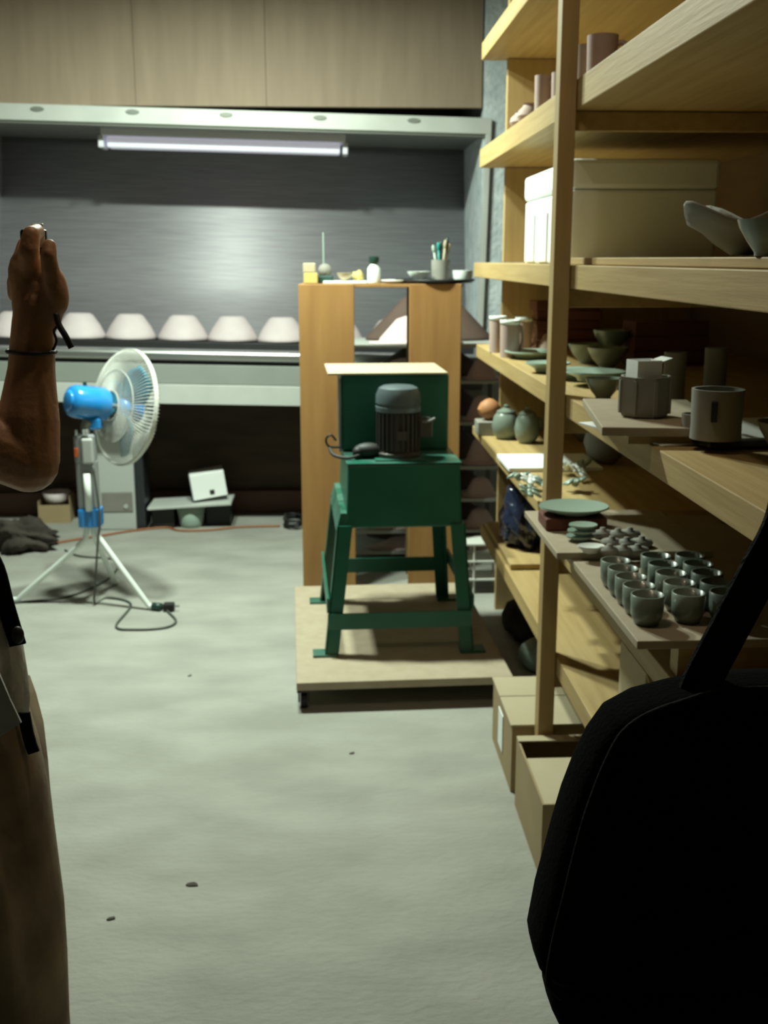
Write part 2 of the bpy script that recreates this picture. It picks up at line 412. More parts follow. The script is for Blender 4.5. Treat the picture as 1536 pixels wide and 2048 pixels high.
# --- eye level shelf: foam box, panel board, wavy dish
q0 = at(1048, 520, X=.625); q1 = at(1138, 520, X=.625)
fb = thing('foam_box', 'large white foam box with a lid beside the front post at eye level', 'box', (.625, q1.y, Z3+.001))
FW, FD, FH = .385, q0.y-q1.y, .265
b = NB(); box(b, 0, 0, 0, FW, FD, FH-.077, .008)
part('body', b, 'foam', fb)
b = NB(); box(b, -.004, -.004, FH-.075, FW+.004, FD+.004, FH, .012); part('lid', b, 'foam', fb)
for k in range(3):
    b = NB(); box(b, -.006, .10+k*.2, .005, 0, .24+k*.2, FH-.12, .003); part('moulded_rib', b, 'foam', fb)
b = NB(); box(b, .60, 1.35, 0, .97, 2.79, .016)
tag(part('thin_board', b, 'pine', loc=(0, 0, Z3+.001), bevel=.002), 'thin pale board lying on the eye level shelf under the wavy dish', 'board')
# wavy dish
b = NB(); n = 40
q = at(1508, 505, Y=1.78); cx, cy = q.x+.0, 1.80
ringsv = []
for rr, hh in ((0, .006), (.04, .004), (.045, .0), (.09, .022), (.125, .045), (.165, .066), (.166, .071), (.12, .052), (.085, .03), (.0, .016)):
    L_ = []
    for i in range(n):
        a = 2*pi*i/n; wv = 1+.10*cos(4*a)*min(1, rr/.1); hz = hh+.016*cos(4*a+.4)*(rr/.166)**2
        L_.append(Vector((rr*wv*cos(a)+.0001*cos(a), rr*wv*sin(a)+.0001*sin(a), hz+.003)))
    ringsv.append(L_)
loft(b, ringsv)
o = part('wavy_dish', b, 'greenware', loc=(cx, cy, Z3+.018), smooth=True, rot=(0, 0, .4)); tag(o, 'large grey dish with an upturned wavy rim on the eye level shelf', 'dish')
o.scale = (.68, .68, .95)
q = at(1530, 505, Y=1.56)
t = thing('square_bowl', 'pale grey bowl with a dark slot mark in front of the wavy dish', 'bowl', (q.x+.012, 1.56, Z3+.018))
vessel('body', '', '', bowl_prof(.052, .05, .004, .5), 'celadon', None, parent=t)
b = NB(); box(b, -.004, -.052, .022, .004, -.046, .042); part('slot_mark', b, 'black_rubber', t, label='small dark slot')

# --- fourth shelf (waist level) Z4
z = Z4
G = 'pale pink mugs with white rims'
for px, py, w, h, lab in ((997, 706, 34, .125, 'pink mug with white rim standing at the far shelf corner'), (1022, 716, 40, .122, 'pink mug with white rim, second from the far shelf corner')):
    p, r = put(px, py, z, w); mug(p, r, h, 'bisque_pink', lab, G, .5, rim='white_glaze')
p, r = put(1040, 706, z, 34); mug(p+Vector((.02, .02, 0)), r, .12, 'bisque_pink', 'pink mug with white rim right of the pair at the far corner', G, .2, rim='white_glaze')
p, r = put(1095, 706, z, 40); vessel('pink_cone', 'small pale pink cone beside the front post', 'pottery', [(0, .001), (r, 0), (r*.9, .01), (r*.25, .06), (0, .065)], 'bisque_pink', p)
# bricks stack at the back corner
for k in range(5):
    t = tag(part('fire_brick', (lambda b: (box(b, -.12, -.055, 0, .12, .055, .034, .003), b)[1])(NB()), 'red_brick', loc=(.87+.01*(k % 2), 4.12, z+.001+k*.035), rot=(0, 0, .05*((-1)**k))),
            'red brick in the far end stack on the waist level shelf, ' + ['bottom of stack', 'second from bottom', 'middle of stack', 'second from top', 'topmost'][k], 'brick', 'red bricks stacked at the far shelf end')
for k in range(3):
    tag(part('fire_brick', (lambda b: (box(b, -.12, -.055, 0, .12, .055, .045, .003), b)[1])(NB()), 'red_brick', loc=(1.05, 3.45, z+.001+k*.046), rot=(0, 0, .1)),
        'red brown brick stacked deep on the waist level shelf behind the green plates, '+['lowest', 'middle', 'uppermost'][k], 'brick', 'red bricks behind the plates')
G = 'pale celadon plates on the waist level shelf'
for i, (px, py, w, lab) in enumerate(((1072, 722, 110, 'pale green plate left of the front post, farther'), (1104, 750, 92, 'pale green plate left of the front post, nearer'),
                       (1175, 765, 130, 'pale green plate just right of the front post'), (1205, 778, 130, 'pale green plate overlapping the one right of the front post'))):
    p, r = put(px, py, z, w); vessel('plate', lab, 'plate', plate_prof(r, .022), 'celadon_pale', p+Vector((0, 0, .004*i if i % 2 else 0)), G)
for i, (px, py, w) in enumerate(((1168, 738, 75), (1210, 748, 80), (1216, 740, 70))):
    p, r = put(px, py, z, w); p.x += .05; p.y += .12
    vessel('bowl', ['grey green bowl behind the plates, left one', 'grey green bowl behind the plates, lower one', 'grey green bowl stacked in the lower one'][i], 'bowl', bowl_prof(r*1.1, .062), 'celadon', p+Vector((0, 0, .045 if i == 2 else 0)), 'grey green bowls behind the plates')
p, r = put(1215, 803, z, 75); vessel('bowl', 'small grey green bowl just left of the octagonal planter', 'bowl', bowl_prof(r, .05), 'celadon', p)
# board under the octagonal planter
q = at(1204, 858, Z=z+.03); q2 = at(1165, 800, Z=z+.03); bl = (q2-q).length; brz = math.atan2(-(q2.x-q.x), q2.y-q.y)
b = NB(); box(b, 0, 0, 0, .22, bl, .016); tag(part('ware_board', b, 'mdf', loc=(q.x, q.y, z+.0175), rot=(0, 0, brz), bevel=.002), 'thin board carrying the octagonal planter', 'board')
for dy in (.02, bl-.06):
    b = NB(); box(b, .05, dy, 0, .215, dy+.03, .0165); tag(part('wooden_batten', b, 'pine', loc=(q.x, q.y, z+.0005), rot=(0, 0, brz)), 'narrow batten under the planter board, '+('near' if dy < .1 else 'far')+' one', 'batten', 'battens under the planter board')
zb = z+.035
p, r = put(1302, 838, zb, 108)
pl = thing('octagonal_planter', 'grey octagonal clay planter on the thin board', 'planter', p, (0, 0, R(8)))
vessel('body', '', '', [(0, .004), (r*.9, 0), (r*.98, .008), (r*.98, .066), (r, .074), (r*.9, .074), (r*.88, .02), (0, .015)], 'greenware', None, parent=pl, seg=8)
for k in range(8):
    a = 2*pi*k/8; b = NB(); box(b, -.003, -.003, .006, .003, .003, .068); part('corner_rib', b, 'greenware', pl, loc=(r*.985*cos(a), r*.985*sin(a), 0), rot=(0, 0, a))
t = thing('white_carton', 'small white open carton sitting in the octagonal planter', 'box', p+Vector((-.004, 0, .016)), (0, 0, .2))
b = NB()
for a in ((-.025, -.0235, 0, .025, -.0215, .088), (-.025, .0215, 0, .025, .0235, .088), (-.025, -.0215, 0, -.0235, .0215, .088), (.0235, -.0215, 0, .025, .0215, .088), (-.0235, -.0215, 0, .0235, .0215, .003)): box(b, *a)
part('body', b, 'paper_white', t)
b = NB(); box(b, 0, -.022, 0, .022, .022, .002); part('flap', b, 'paper_white', t, loc=(.026, 0, .084), rot=(0, -.3, 0))
# tray with slotted cylinder
q = at(1400, 903, Z=z)
t = thing('serving_tray', 'shallow dark edged tray under the slotted grey cylinder', 'tray', (q.x+.015, q.y+.0, z+.0045), (0, 0, .12))
b = NB(); box(b, 0, 0, 0, .32, .26, .012, .003); part('tray_base', b, 'dark_tray', t)
b = NB(); box(b, .012, .012, .012, .308, .248, .015); part('tray_liner', b, 'paper_white', t)
b = NB(); box(b, 0, 0, 0, .26, .30, .003); tag(part('paper_sheet', b, 'paper_white', loc=(at(1300, 880, Z=z).x, at(1300, 895, Z=z).y, z+.0008), rot=(0, 0, .3)), 'white paper sheet poking out from under the dark edged tray', 'paper')
zt_ = z+.0205
p, r = put(1448, 886, zt_, 108)
sc = thing('slotted_cylinder', 'grey clay cylinder with a dark slot in its side', 'pottery', p)
vessel('body', '', '', cup_prof(r, .086, .005, .98), 'greenware', None, parent=sc)
b = NB(); box(b, -.005, -.003, .034, .005, .003, .068); part('slot', b, 'black_rubber', sc, loc=(-r*.42, -r*.91, 0), rot=(0, 0, R(-25)))
p2, r2 = put(1398, 872, zt_, 60); vessel('plaster_block', 'low pale clay cup touching the slotted cylinder on its left', 'pottery', cup_prof(.024, .035, .004, .98), 'greenware', p2+Vector((.0, .0, 0)))
for i, (px, w, h) in enumerate(((1425, 34, .115), (1450, 38, .125))):
    q = at(px, 850, Z=z); vessel('tall_cylinder', ['narrow grey cylinder standing behind the slotted cylinder, left', 'narrow grey cylinder standing behind the slotted cylinder, right'][i], 'pottery', cup_prof(.026, h, .004, .98), 'greenware', Vector((q.x+.07*i+.03, q.y+.36, z+.001)))
p, r = put(1546, 912, zt_-.018, 130); vessel('wide_bowl', 'wide pale bowl cut by the right edge at waist level', 'bowl', bowl_prof(.060, .06, .004, .45), 'greenware', Vector((p.x+.03, p.y-.06, Z4+.001)))
p, r = put(1420, 800, z, 80)
for i, (X, Y, r_, h_) in enumerate(((1.15, 2.45, .055, .12), (1.18, 2.62, .06, .10), (1.02, 2.2, .05, .09), (1.2, 2.25, .06, .14))):
    vessel('dark_pot', ['short grey pot deep on the waist level shelf, '+s for s in ('behind the planter', 'farthest back', 'right of the planter', 'tallest at the back')][i], 'pot', vase_prof(r_, h_, .7), 'grey_clay', Vector((X, Y, z+.001)), 'grey pots deep on the waist level shelf')

# --- fifth shelf, far bay: jars, white sheet, clay flowers
z = Z5
q = at(970, 822, Z=z+.0); vessel('orange_gourd', 'orange egg shaped clay pot at the far end of the lower shelf', 'pottery', [(0, 0), (.012, .001), (.034, .02), (.040, .042), (.03, .066), (.012, .08), (0, .083)], 'terracotta_orange', Vector((.605, 4.18, z+.055)), sx=1.15)
b = NB(); box(b, -.05, -.05, 0, .05, .05, .053); tag(part('clay_block', b, 'greenware', loc=(.605, 4.18, z+.001), bevel=.004), 'pale clay block under the orange egg shaped pot', 'block')
def jar(loc, r, h, label):
    t = thing('lidded_jar', label, 'jar', loc, (0, 0, random.random()*3), 'celadon lidded jars')
    vessel('body', '', '', [(0, .003), (r*.6, 0), (r*.9, h*.2), (r, h*.5), (r*.85, h*.85), (r*.6, h), (r*.55, h), (0, h*.9)], 'celadon', None, parent=t)
    vessel('lid', '', '', [(0, h*.98), (r*.68, h*.98), (r*.66, h*1.04), (r*.3, h*1.14), (r*.16, h*1.16), (r*.2, h*1.25), (0, h*1.3)], 'celadon', None, parent=t)
    b = NB(); tube(b, [(r*.8, 0, h*.75), (r*1.3, 0, h*.8), (r*1.35, 0, h*.45), (r*.95, 0, h*.35)], .005, 8, 4); part('handle', b, 'celadon', t, smooth=True)
for px, py, w, h, lab in ((1010, 882, 58, .10, 'celadon lidded jar on the lower shelf, leftmost of the group'), (1052, 890, 52, .105, 'celadon jar on the lower shelf, next to the front post'), (1022, 848, 50, .12, 'celadon jar with a pale knob, behind the other two')):
    p, r = put(px, py, z, w); jar(p+Vector((.01, 0, 0)), r, h, lab)
for i, (X, Y) in enumerate(((.95, 4.0), (1.02, 3.7), (.9, 3.55))):
    vessel('dark_pot', ['dark pot on the lower shelf behind the jars, '+s for s in ('farthest', 'middle', 'nearest')][i], 'pot', vase_prof(.07, .16, .6), 'grey_clay', Vector((X, Y, z+.001)), 'dark pots behind the jars')
q = at(1000, 898, Z=z+.02); q2 = at(1012, 932, Z=z+.02)
b = NB(); box(b, 0, 0, 0, .30, .26, .012); tag(part('white_board', b, 'paper_white', loc=(q2.x+.01, q2.y+.0, z+.001), bevel=.001), 'bright white board lying on the lower shelf beside the post', 'board')
# clay flower chain
def petals(bm, c, s, rot):
    for k in range(6):
        a = 2*pi*k/6; d = Vector((cos(a), sin(a), .3))*s*.6
        rm = Euler((.5*sin(a), .5*cos(a), a)).to_matrix(); ell(bm, Vector(c)+rot @ d, s*.55, s*.3, s*.16, rot @ rm, 10, 6)
    ell(bm, c, s*.35, s*.35, s*.35, None, 8, 6)
fl_px = [(1038, 942), (1062, 950), (1090, 955), (1060, 972), (1135, 938), (1158, 950), (1150, 970), (1165, 935)]
places = ['leftmost', 'second from left', 'against the post', 'front left', 'first right of the post', 'second right of the post', 'front right of the post', 'rightmost']
for i, (px, py) in enumerate(fl_px):
    q = at(px, py, Z=z+.045) if px < 1115 else at(px, py, Z=z+.02)
    b = NB(); petals(b, (0, 0, 0), .034, Euler((random.uniform(.2, .6), 0, random.random()*6)).to_matrix())
    yy = max(q.y, 2.9); zz = z+.026
    tag(part('clay_flower', b, 'white_glaze' if i in (1, 4, 5) else 'celadon_pale', loc=(q.x, yy, zz), smooth=True), 'pale clay flower in the cluster around the front post, '+places[i], 'clay flower', 'clay flowers around the front post')

# --- fifth shelf, near bay (slightly lower): trays of small ware
z = Z5-.035
zt = .785
tb = thing('ware_tray', 'long wooden tray of small cups overhanging the lower shelf', 'tray', (0, 0, 0))
b = NB(); box(b, .500, 1.70, zt-.015, .93, 2.60, zt, .002); part('tray_board', b, 'mdf', tb)
for y in (1.73, 2.54):
    b = NB(); box(b, .58, y, z+.001, .93, y+.04, zt-.0155); part('runner', b, 'pine', tb)
ztop = zt+.0155
b = NB(); box(b, .468, 2.205, zt+.0005, .80, 2.60, ztop, .002)
tag(part('short_board', b, 'mdf'), 'short board on the cup tray under the round pale platter', 'board')
b = NB(); box(b, -.07, -.05, 0, .07, .05, .028, .004); blk = tag(part('red_block', b, 'red_brick', loc=(.55, 2.44, ztop+.0005)), 'dark red block under the round pale platter', 'block')
vessel('round_platter', 'large pale green platter resting on a dark red block', 'platter', [(0, 0), (.040, 0), (.05, .005), (.080, .016), (.079, .020), (.045, .010), (0, .008)], 'celadon_pale', Vector((.553, 2.44, ztop+.029)), sy=.9)
for k in range(3):
    p = at(1158, 1070, Z=ztop+.01); vessel('small_dish', 'small pale dish in the stack in front of the platter, '+['bottom', 'middle', 'top'][k], 'dish', plate_prof(.031, .008, .003), 'celadon_pale', Vector((p.x+.003*k, p.y-.01, ztop+.001+k*.0125)), 'small dishes stacked before the platter', sy=.9)
p = at(1170, 1092, Z=ztop+.01); vessel('small_dish', 'single small white dish nearest the short board corner', 'dish', plate_prof(.029, .012, .003), 'white_glaze', Vector((p.x+.008, p.y-.018, ztop+.001)), sy=.8)
lid_px = [(1208, 1068), (1238, 1070), (1262, 1068), (1226, 1086), (1256, 1088), (1286, 1086), (1222, 1102), (1250, 1102), (1278, 1102)]
lid_w = ['far left', 'far middle', 'far right', 'middle left', 'centre', 'middle right', 'near left', 'near middle', 'near right']
b = NB(); lathe(b, [(0, 0), (.020, 0), (.0245, .007), (.022, .013), (.008, .015), (.0065, .021), (0, .023)], seg=18)
lid0 = part('jar_lid', b, 'greenware', smooth=True); tag(lid0, '', 'lid', 'small clay lids beside the cups')
for i, (px, py) in enumerate(lid_px):
    p = at(px, py, Z=ztop+.01); o = lid0 if i == 0 else dup(lid0, p, 0, '')
    o.location = (p.x, p.y+.01, ztop+.001); o['label'] = 'small round clay lid beside the cups, '+lid_w[i]+' of its group'
# two rows of cups
b = NB(); lathe(b, cup_prof(.029, .052, .003, .72), seg=22); cup0 = part('small_cup', b, 'celadon', smooth=True); tag(cup0, '', 'cup', 'rows of small cups on the tray')
rowA = (at(1232, 1118, Z=zt+.055), at(1296, 1186, Z=zt+.055)); rowB = (at(1312, 1108, Z=zt+.055), at(1378, 1182, Z=zt+.055))
ordn = ['farthest', 'second from far end', 'third from far end', 'fourth from far end', 'nearest']
for ri, (A_, B_) in enumerate((rowA, rowB, (rowB[0]+Vector((.068, .0, 0)), rowB[1]+Vector((.066, 0, 0))))):
    for k in range(5):
        p = A_.lerp(B_, k/4); o = cup0 if (ri == 0 and k == 0) else dup(cup0, p, 0, '')
        o.location = (p.x, p.y, zt+.001); o['label'] = 'small celadon cup on the wooden tray, '+['aisle side row', 'middle row', 'wall side row'][ri]+', '+ordn[k]
        o.rotation_euler.z = random.random()*6
# big vases behind
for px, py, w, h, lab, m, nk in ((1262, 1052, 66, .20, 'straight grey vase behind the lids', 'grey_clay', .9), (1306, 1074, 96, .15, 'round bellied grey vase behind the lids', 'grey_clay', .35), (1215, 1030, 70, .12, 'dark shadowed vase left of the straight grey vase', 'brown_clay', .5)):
    q = at(px, py, Z=z); r = w/2*q.y/F*1.1
    vessel('vase', lab, 'vase', vase_prof(r, h, nk), m, Vector((1.0 if px == 1306 else 1.05 if px == 1262 else 1.10, {1262: 2.42, 1306: 2.22, 1215: 2.66}[px], z+.001)))
k = 0
for j in range(4):
    for i in range(3):
        X = 1.02+.085*i; Y = 1.98-.1*j
        vessel('small_pot', 'small brown pot in the dark rows behind the cups, '+['front', 'middle', 'back'][i]+' row, '+['farthest', 'second', 'third', 'nearest'][j], 'pot', cup_prof(.034, .06), 'brown_clay', Vector((X, Y, z+.001)), 'small brown pots behind the cups', seg=16)
# near end of shelf: cardboard pieces under the tray, white dish
# --- lowest shelf
z = Z6
q = at(1330, 1330, Z=z+.12)
t = thing('cardboard_carton', 'open yellowish cardboard carton on the lowest shelf behind the black strap', 'box', (at(1290, 1345, Z=z+.14).x, at(1330, 1300, Z=z+.14).y-.14, z+.001), (0, 0, 0))
b = NB(); 
for a in ((0, 0, 0, .14, .004, .14), (0, .20, 0, .14, .204, .14), (0, .004, 0, .004, .20, .14), (.136, .004, 0, .14, .20, .14), (.004, .004, 0, .136, .20, .004)): box(b, *a)
part('body', b, 'cardboard_light', t)
b = NB(); box(b, 0, -.08, 0, .14, 0, .004); part('flap', b, 'cardboard_light', t, loc=(0, 0, .138), rot=(R(25), 0, 0))
# white dish visible between strap and bag
p = at(1500, 1310, Z=z+.19)
vessel('white_basin', 'pale blue white basin above the black bag', 'basin', bowl_prof(.10, .07, .005, .5), 'white_glaze', Vector((p.x+.10, p.y+.02, z+.0975)))
b = NB(); box(b, -.12, -.12, 0, .12, .12, .095, .004); tag(part('closed_carton', b, 'cardboard', loc=(p.x+.10, p.y+.02, z+.001)), 'closed carton under the pale basin', 'box')
# crumpled dark plastic bag
b = NB(); bmesh.ops.create_icosphere(b, subdivisions=4, radius=1)
for v in b.verts:
    n_ = v.co.copy(); f_ = 1+.16*sin(7*n_.x+3*n_.z)*cos(6*n_.y)+.10*sin(17*n_.z+9*n_.x)+.06*sin(31*n_.y+5)
    v.co = Vector((n_.x*.075*f_*(1-.45*n_.z), n_.y*.12*f_*(1-.3*n_.z), max(n_.z*.14*f_, -.118)+.118))
pb = at(1025, 1065, X=.655)
tag(part('plastic_bag', b, 'black_bag', loc=(.665, 3.72, z+.022), smooth=True), 'crumpled dark blue plastic bag at the far end of the lowest shelf', 'bag')
b = NB(); box(b, .58, 3.45, 0, 1.0, 4.05, .018); tag(part('lower_board', b, 'pine', loc=(0, 0, z+.002), bevel=.002), 'short board on the lowest shelf under the crumpled dark bag', 'board')
# ------------------------------------------------------------------ boxes and bundle under the shelving
def carton(label, x0, y0, z0, w, d, h, rz=0, opened=False):
    t = thing('cardboard_box', label, 'box', (x0, y0, z0), (0, 0, rz)); b = NB(); th = .005
    for a in ((0, 0, 0, w, th, h), (0, d-th, 0, w, d, h), (0, th, 0, th, d-th, h), (w-th, th, 0, w, d-th, h), (th, th, 0, w-th, d-th, th)): box(b, *a)
    part('body', b, 'cardboard', t)
    if opened:
        b = NB(); box(b, .004, d*.10, 0, w-.004, d*.80, .004); part('flap', b, 'cardboard_light', t, loc=(0, -d*.08, h-.004), rot=(R(-2), 0, 0))
        b = NB(); box(b, 0, 0, 0, w, d*.09, .004); part('rear_flap', b, 'cardboard_light', t, loc=(0, d*.91, h+.001))
    else:
        b = NB(); box(b, -.004, -.004, 0, w+.004, d*.56, .006); part('lid_flap', b, 'cardboard_light', t, loc=(0, 0, h))
        b = NB(); box(b, -.004, 0, 0, w+.004, d*.425, .006); part('lid_flap', b, 'cardboard_light', t, loc=(0, d*.575, h))
        b = NB(); box(b, -.003, d*.42, h*.25, -.0005, d*.64, h*.82); part('paper_label', b, 'paper_white', t, label='pale paper label')
    return t
carton('closed cardboard box on the floor beside the green machine dolly', .470, 2.70, 0, .40, .34, .19)
carton('open cardboard box on the floor, nearest of the two', .470, 2.27, 0, .40, .36, .19, opened=True)
# bundle on floor, right of dolly
b = NB(); bmesh.ops.create_icosphere(b, subdivisions=3, radius=1)
for v in b.verts:
    n_ = v.co.copy(); f_ = 1+.12*sin(6*n_.x+4*n_.y)+.08*sin(13*n_.z)
    v.co = Vector((n_.x*.11*f_, n_.y*.17*f_, max(n_.z*.09*f_, -.07)+.07))
tag(part('clay_sack', b, 'grey_rag', loc=(.76, 3.95, .001), smooth=True), 'grey sack slumped on the floor under the lowest shelf', 'sack')
b = NB(); bmesh.ops.create_icosphere(b, subdivisions=3, radius=1)
for v in b.verts:
    n_ = v.co.copy(); v.co = Vector((n_.x*.07*(1+.1*sin(9*n_.y)), n_.y*.09, max(n_.z*.06, -.045)+.045))
tag(part('clay_bundle', b, 'celadon_pale', loc=(.72, 3.62, .001), smooth=True), 'small pale wrapped bundle in front of the grey sack', 'bundle')
# small wire stand at the far shelf end
t = thing('wire_stand', 'small white wire stand behind the dolly beside the ware rack', 'stand', (.60, 4.50, 0))
for x in (.0, .10):
    for y in (0, .12):
        b = NB(); cyl(b, (x, y, 0), (x, y, .22), .005, seg=8); part('leg', b, 'wire_white', t)
for zz in (.06, .14, .215):
    b = NB(); box(b, -.06, -.01, zz, .11, .13, zz+.007); part('wire_shelf', b, 'wire_white', t)

# ------------------------------------------------------------------ plank legged table
tbx0, tbx1 = -.13, .56; TY = 4.60
tb = thing('work_table', 'tall narrow table with two wide brown plank legs behind the green machine', 'table', (0, TY, 0))
b = NB(); box(b, -.12, -.005, 1.286, .545, .24, 1.30); part('tabletop', b, 'orange_ply', tb, bevel=.002)
for x0, x1, mt in ((-.13, .097, 'orange_ply'), (.323, .538, 'orange_ply')):
    b = NB(); box(b, x0, -.03, 0, x1, -.006, 1.301); part('plank_leg', b, mt, tb, bevel=.003)
for x0, x1 in ((-.12, .09), (.33, .53)):
    b = NB(); box(b, x0, .215, 0, x1, .24, 1.285); part('rear_leg', b, 'pine_ply', tb)
zt = 1.3015
def tt(px, dy=.0): return at(px, 560, Y=TY+dy).x
b = NB(); lathe(b, [(0, 0), (.155, 0), (.172, .012), (.168, .016), (.15, .006), (0, .006)], seg=40)
tag(part('round_tray', b, 'dark_tray', loc=(.44, TY+.125, zt+.001), smooth=True), 'round dark tray at the right end of the plank legged table', 'tray')
zr = zt+.010
t = thing('yellow_block', 'yellow block standing at the left end of the tall table', 'block', (tt(622, .05), TY+.05, zt))
b = NB(); box(b, -.030, -.02, 0, .028, .03, .042, .003); part('base', b, 'yellow_foam', t)
b = NB(); box(b, -.032, -.015, .043, .020, .03, .082, .004); part('top', b, 'cardboard_light', t)
t = thing('tape_dispenser', 'dark green tape holder with a thin upright rod on the tall table', 'tool', (tt(650, .08), TY+.08, zt))
b = NB(); box(b, -.04, -.02, 0, .035, .03, .032, .006); part('base', b, 'dark_green', t)
b = NB(); cyl(b, (.0, -.014, .052), (0, .018, .052), .028, seg=20); part('reel', b, 'grey_clay', t, smooth=True)
b = NB(); cyl(b, (-.005, .02, .03), (-.005, .02, .205), .003, seg=8); part('rod', b, 'celadon_pale', t)
b = NB(); box(b, -.09, -.05, 0, .09, .07, .010, .002); tag(part('paper_pad', b, 'paper_white', loc=(tt(690, .06), TY+.06, zt)), 'white pad beside the green tape holder', 'paper')
vessel('cream_bowl', 'small cream bowl on the white pad', 'bowl', bowl_prof(.034, .032), 'cardboard_light', Vector((tt(690, .05), TY+.05, zt+.011)))
b = NB(); bmesh.ops.create_icosphere(b, subdivisions=3, radius=.026)
for v in b.verts: v.co.z = max(v.co.z*.9, -.018)+.018+.004*sin(v.co.x*200)
tag(part('yellow_sponge', b, 'yellow_foam', loc=(tt(716, .10), TY+.10, zt+.0105), smooth=True), 'crumpled yellow sponge between the cream bowl and the white bottle', 'sponge')
t = thing('bottle', 'white bottle with a dark green cap in the middle of the tall table', 'bottle', (tt(748, .05), TY+.05, zt))
b = NB(); lathe(b, [(0, 0), (.026, 0), (.027, .005), (.027, .06), (.016, .075), (.013, .08), (0, .08)], seg=24); part('body', b, 'white_glaze', t, smooth=True)
b = NB(); lathe(b, [(0, .08), (.017, .08), (.022, .088), (.021, .108), (0, .11)], seg=20); part('cap', b, 'dark_green', t, auto=40)
vessel('flat_dish', 'flat white dish right of the white bottle', 'dish', plate_prof(.056, .010), 'white_glaze', Vector((tt(787, .065), TY+.065, zt+.001)))
vessel('white_bowl', 'white bowl on the round tray left of the brush cup', 'bowl', bowl_prof(.050, .038), 'white_glaze', Vector((tt(838, .07), TY+.07, zr)))
t = thing('brush_cup', 'grey cup full of brushes on the round tray', 'cup', (tt(881, .12), TY+.12, zr))
vessel('body', '', '', cup_prof(.040, .085, .004, .9), 'greenware', None, parent=t)
for i, (dx, dy, tx, h, m) in enumerate(((-.02, 0, -.30, .135, 'celadon_pale'), (-.005, .01, -.1, .145, 'teal'), (.01, -.01, .16, .155, 'brush_wood'), (.02, .01, .34, .14, 'brush_wood'), (0, .02, .02, .15, 'dark_green'), (.012, .015, .24, .165, 'dark_green'))):
    b = tag(part('brush', (lambda b: (tube(b, [(0, 0, 0), (0, 0, h*.8)], .0045, 8), ell(b, (0, 0, h*.88), .008, .008, h*.13, None, 10, 6), b)[2])(NB()), m,
        loc=(t.location.x+dx*.55, t.location.y+dy*.6, zr+.012), rot=(0, tx*.55, 0), smooth=True), 'brush standing in the grey cup, '+['pale one leaning left', 'teal one', 'wooden one near the middle', 'wooden one leaning right', 'dark one at the back', 'dark one leaning right'][i], 'brush', 'brushes in the cup')
vessel('white_bowl', 'white bowl right of the brush cup at the table end', 'bowl', cup_prof(.042, .042, .004, .8), 'white_glaze', Vector((tt(925, .10), TY+.10, zr)))
b = NB(); ell(b, (0, 0, .012), .03, .022, .012); tag(part('orange_sponge', b, 'terracotta_orange', loc=(tt(928, .2), TY+.18, zr+.002), smooth=True), 'flat orange sponge behind the right end bowl', 'sponge')

# ------------------------------------------------------------------ ware rack behind the table
RX0, RX1, RY0, RY1 = .06, .80, 4.99, 5.47
levels = [at(760, y_, Y=RY0).z for y_ in (690, 763, 846, 935, 1000, 1062)]+[.06]
rk = thing('ware_rack', 'open metal rack of trays behind the plank legged table', 'rack', (RX0, RY0, 0))
for x in (0, RX1-RX0-.02):
    for y in (0, RY1-RY0-.02):
        b = NB(); box(b, x, y, 0, x+.02, y+.02, levels[0]+.04); part('post', b, 'painted_steel_dark', rk)
for zz in levels:
    b = NB(); box(b, .021, .002, zz-.014, RX1-RX0-.021, RY1-RY0-.002, zz); part('tray', b, 'painted_steel', rk)
b = NB(); lathe(b, [(0, .21), (.12, .20), (.30, .015), (.305, 0), (.285, 0), (.11, .18), (0, .19)], seg=36, sy=.45)
cone0 = tag(part('cone_mould', b, 'brown_clay', smooth=True), '', 'mould', 'dark cone moulds on the ware rack')
b = NB(); lathe(b, [(0, .125), (.05, .122), (.09, .108), (.165, .024), (.17, .010), (.215, .008), (.22, .0), (0, .0)], seg=36, sy=.36)
pd0 = tag(part('shallow_mould', b, 'rack_mould', smooth=True), '', 'mould', 'pale shallow moulds on the ware rack')
lvn = ['top tray', 'second tray', 'third tray', 'fourth tray', 'fifth tray', 'sixth tray', 'bottom tray']
for i, zz in enumerate(levels):
    hs = min(1, ((levels[i-1]-zz-.03)/.215)) if i else 1
    o = cone0 if i == 0 else dup(cone0, (0, 0, 0), 0, ''); o.location = (.47, 5.32, zz+.002); o.scale = (1, 1, hs)
    o['label'] = 'dark brown cone mould on the '+lvn[i]+' of the ware rack'
    o2 = pd0 if i == 0 else dup(pd0, (0, 0, 0), 0, ''); o2.location = (.37 if i else .39, 5.08, zz+.0015); o2.scale = (1, 1, min(1, hs*1.25))
    o2['label'] = 'pale shallow mould at the left of the '+lvn[i]+' of the ware rack'
    if i:
        o2 = dup(pd0, (.70, 5.08, zz+.0015), 0, 'pale shallow mould at the right of the '+lvn[i]+' of the ware rack'); o2.scale = (.42, .9, min(1, hs*1.2))

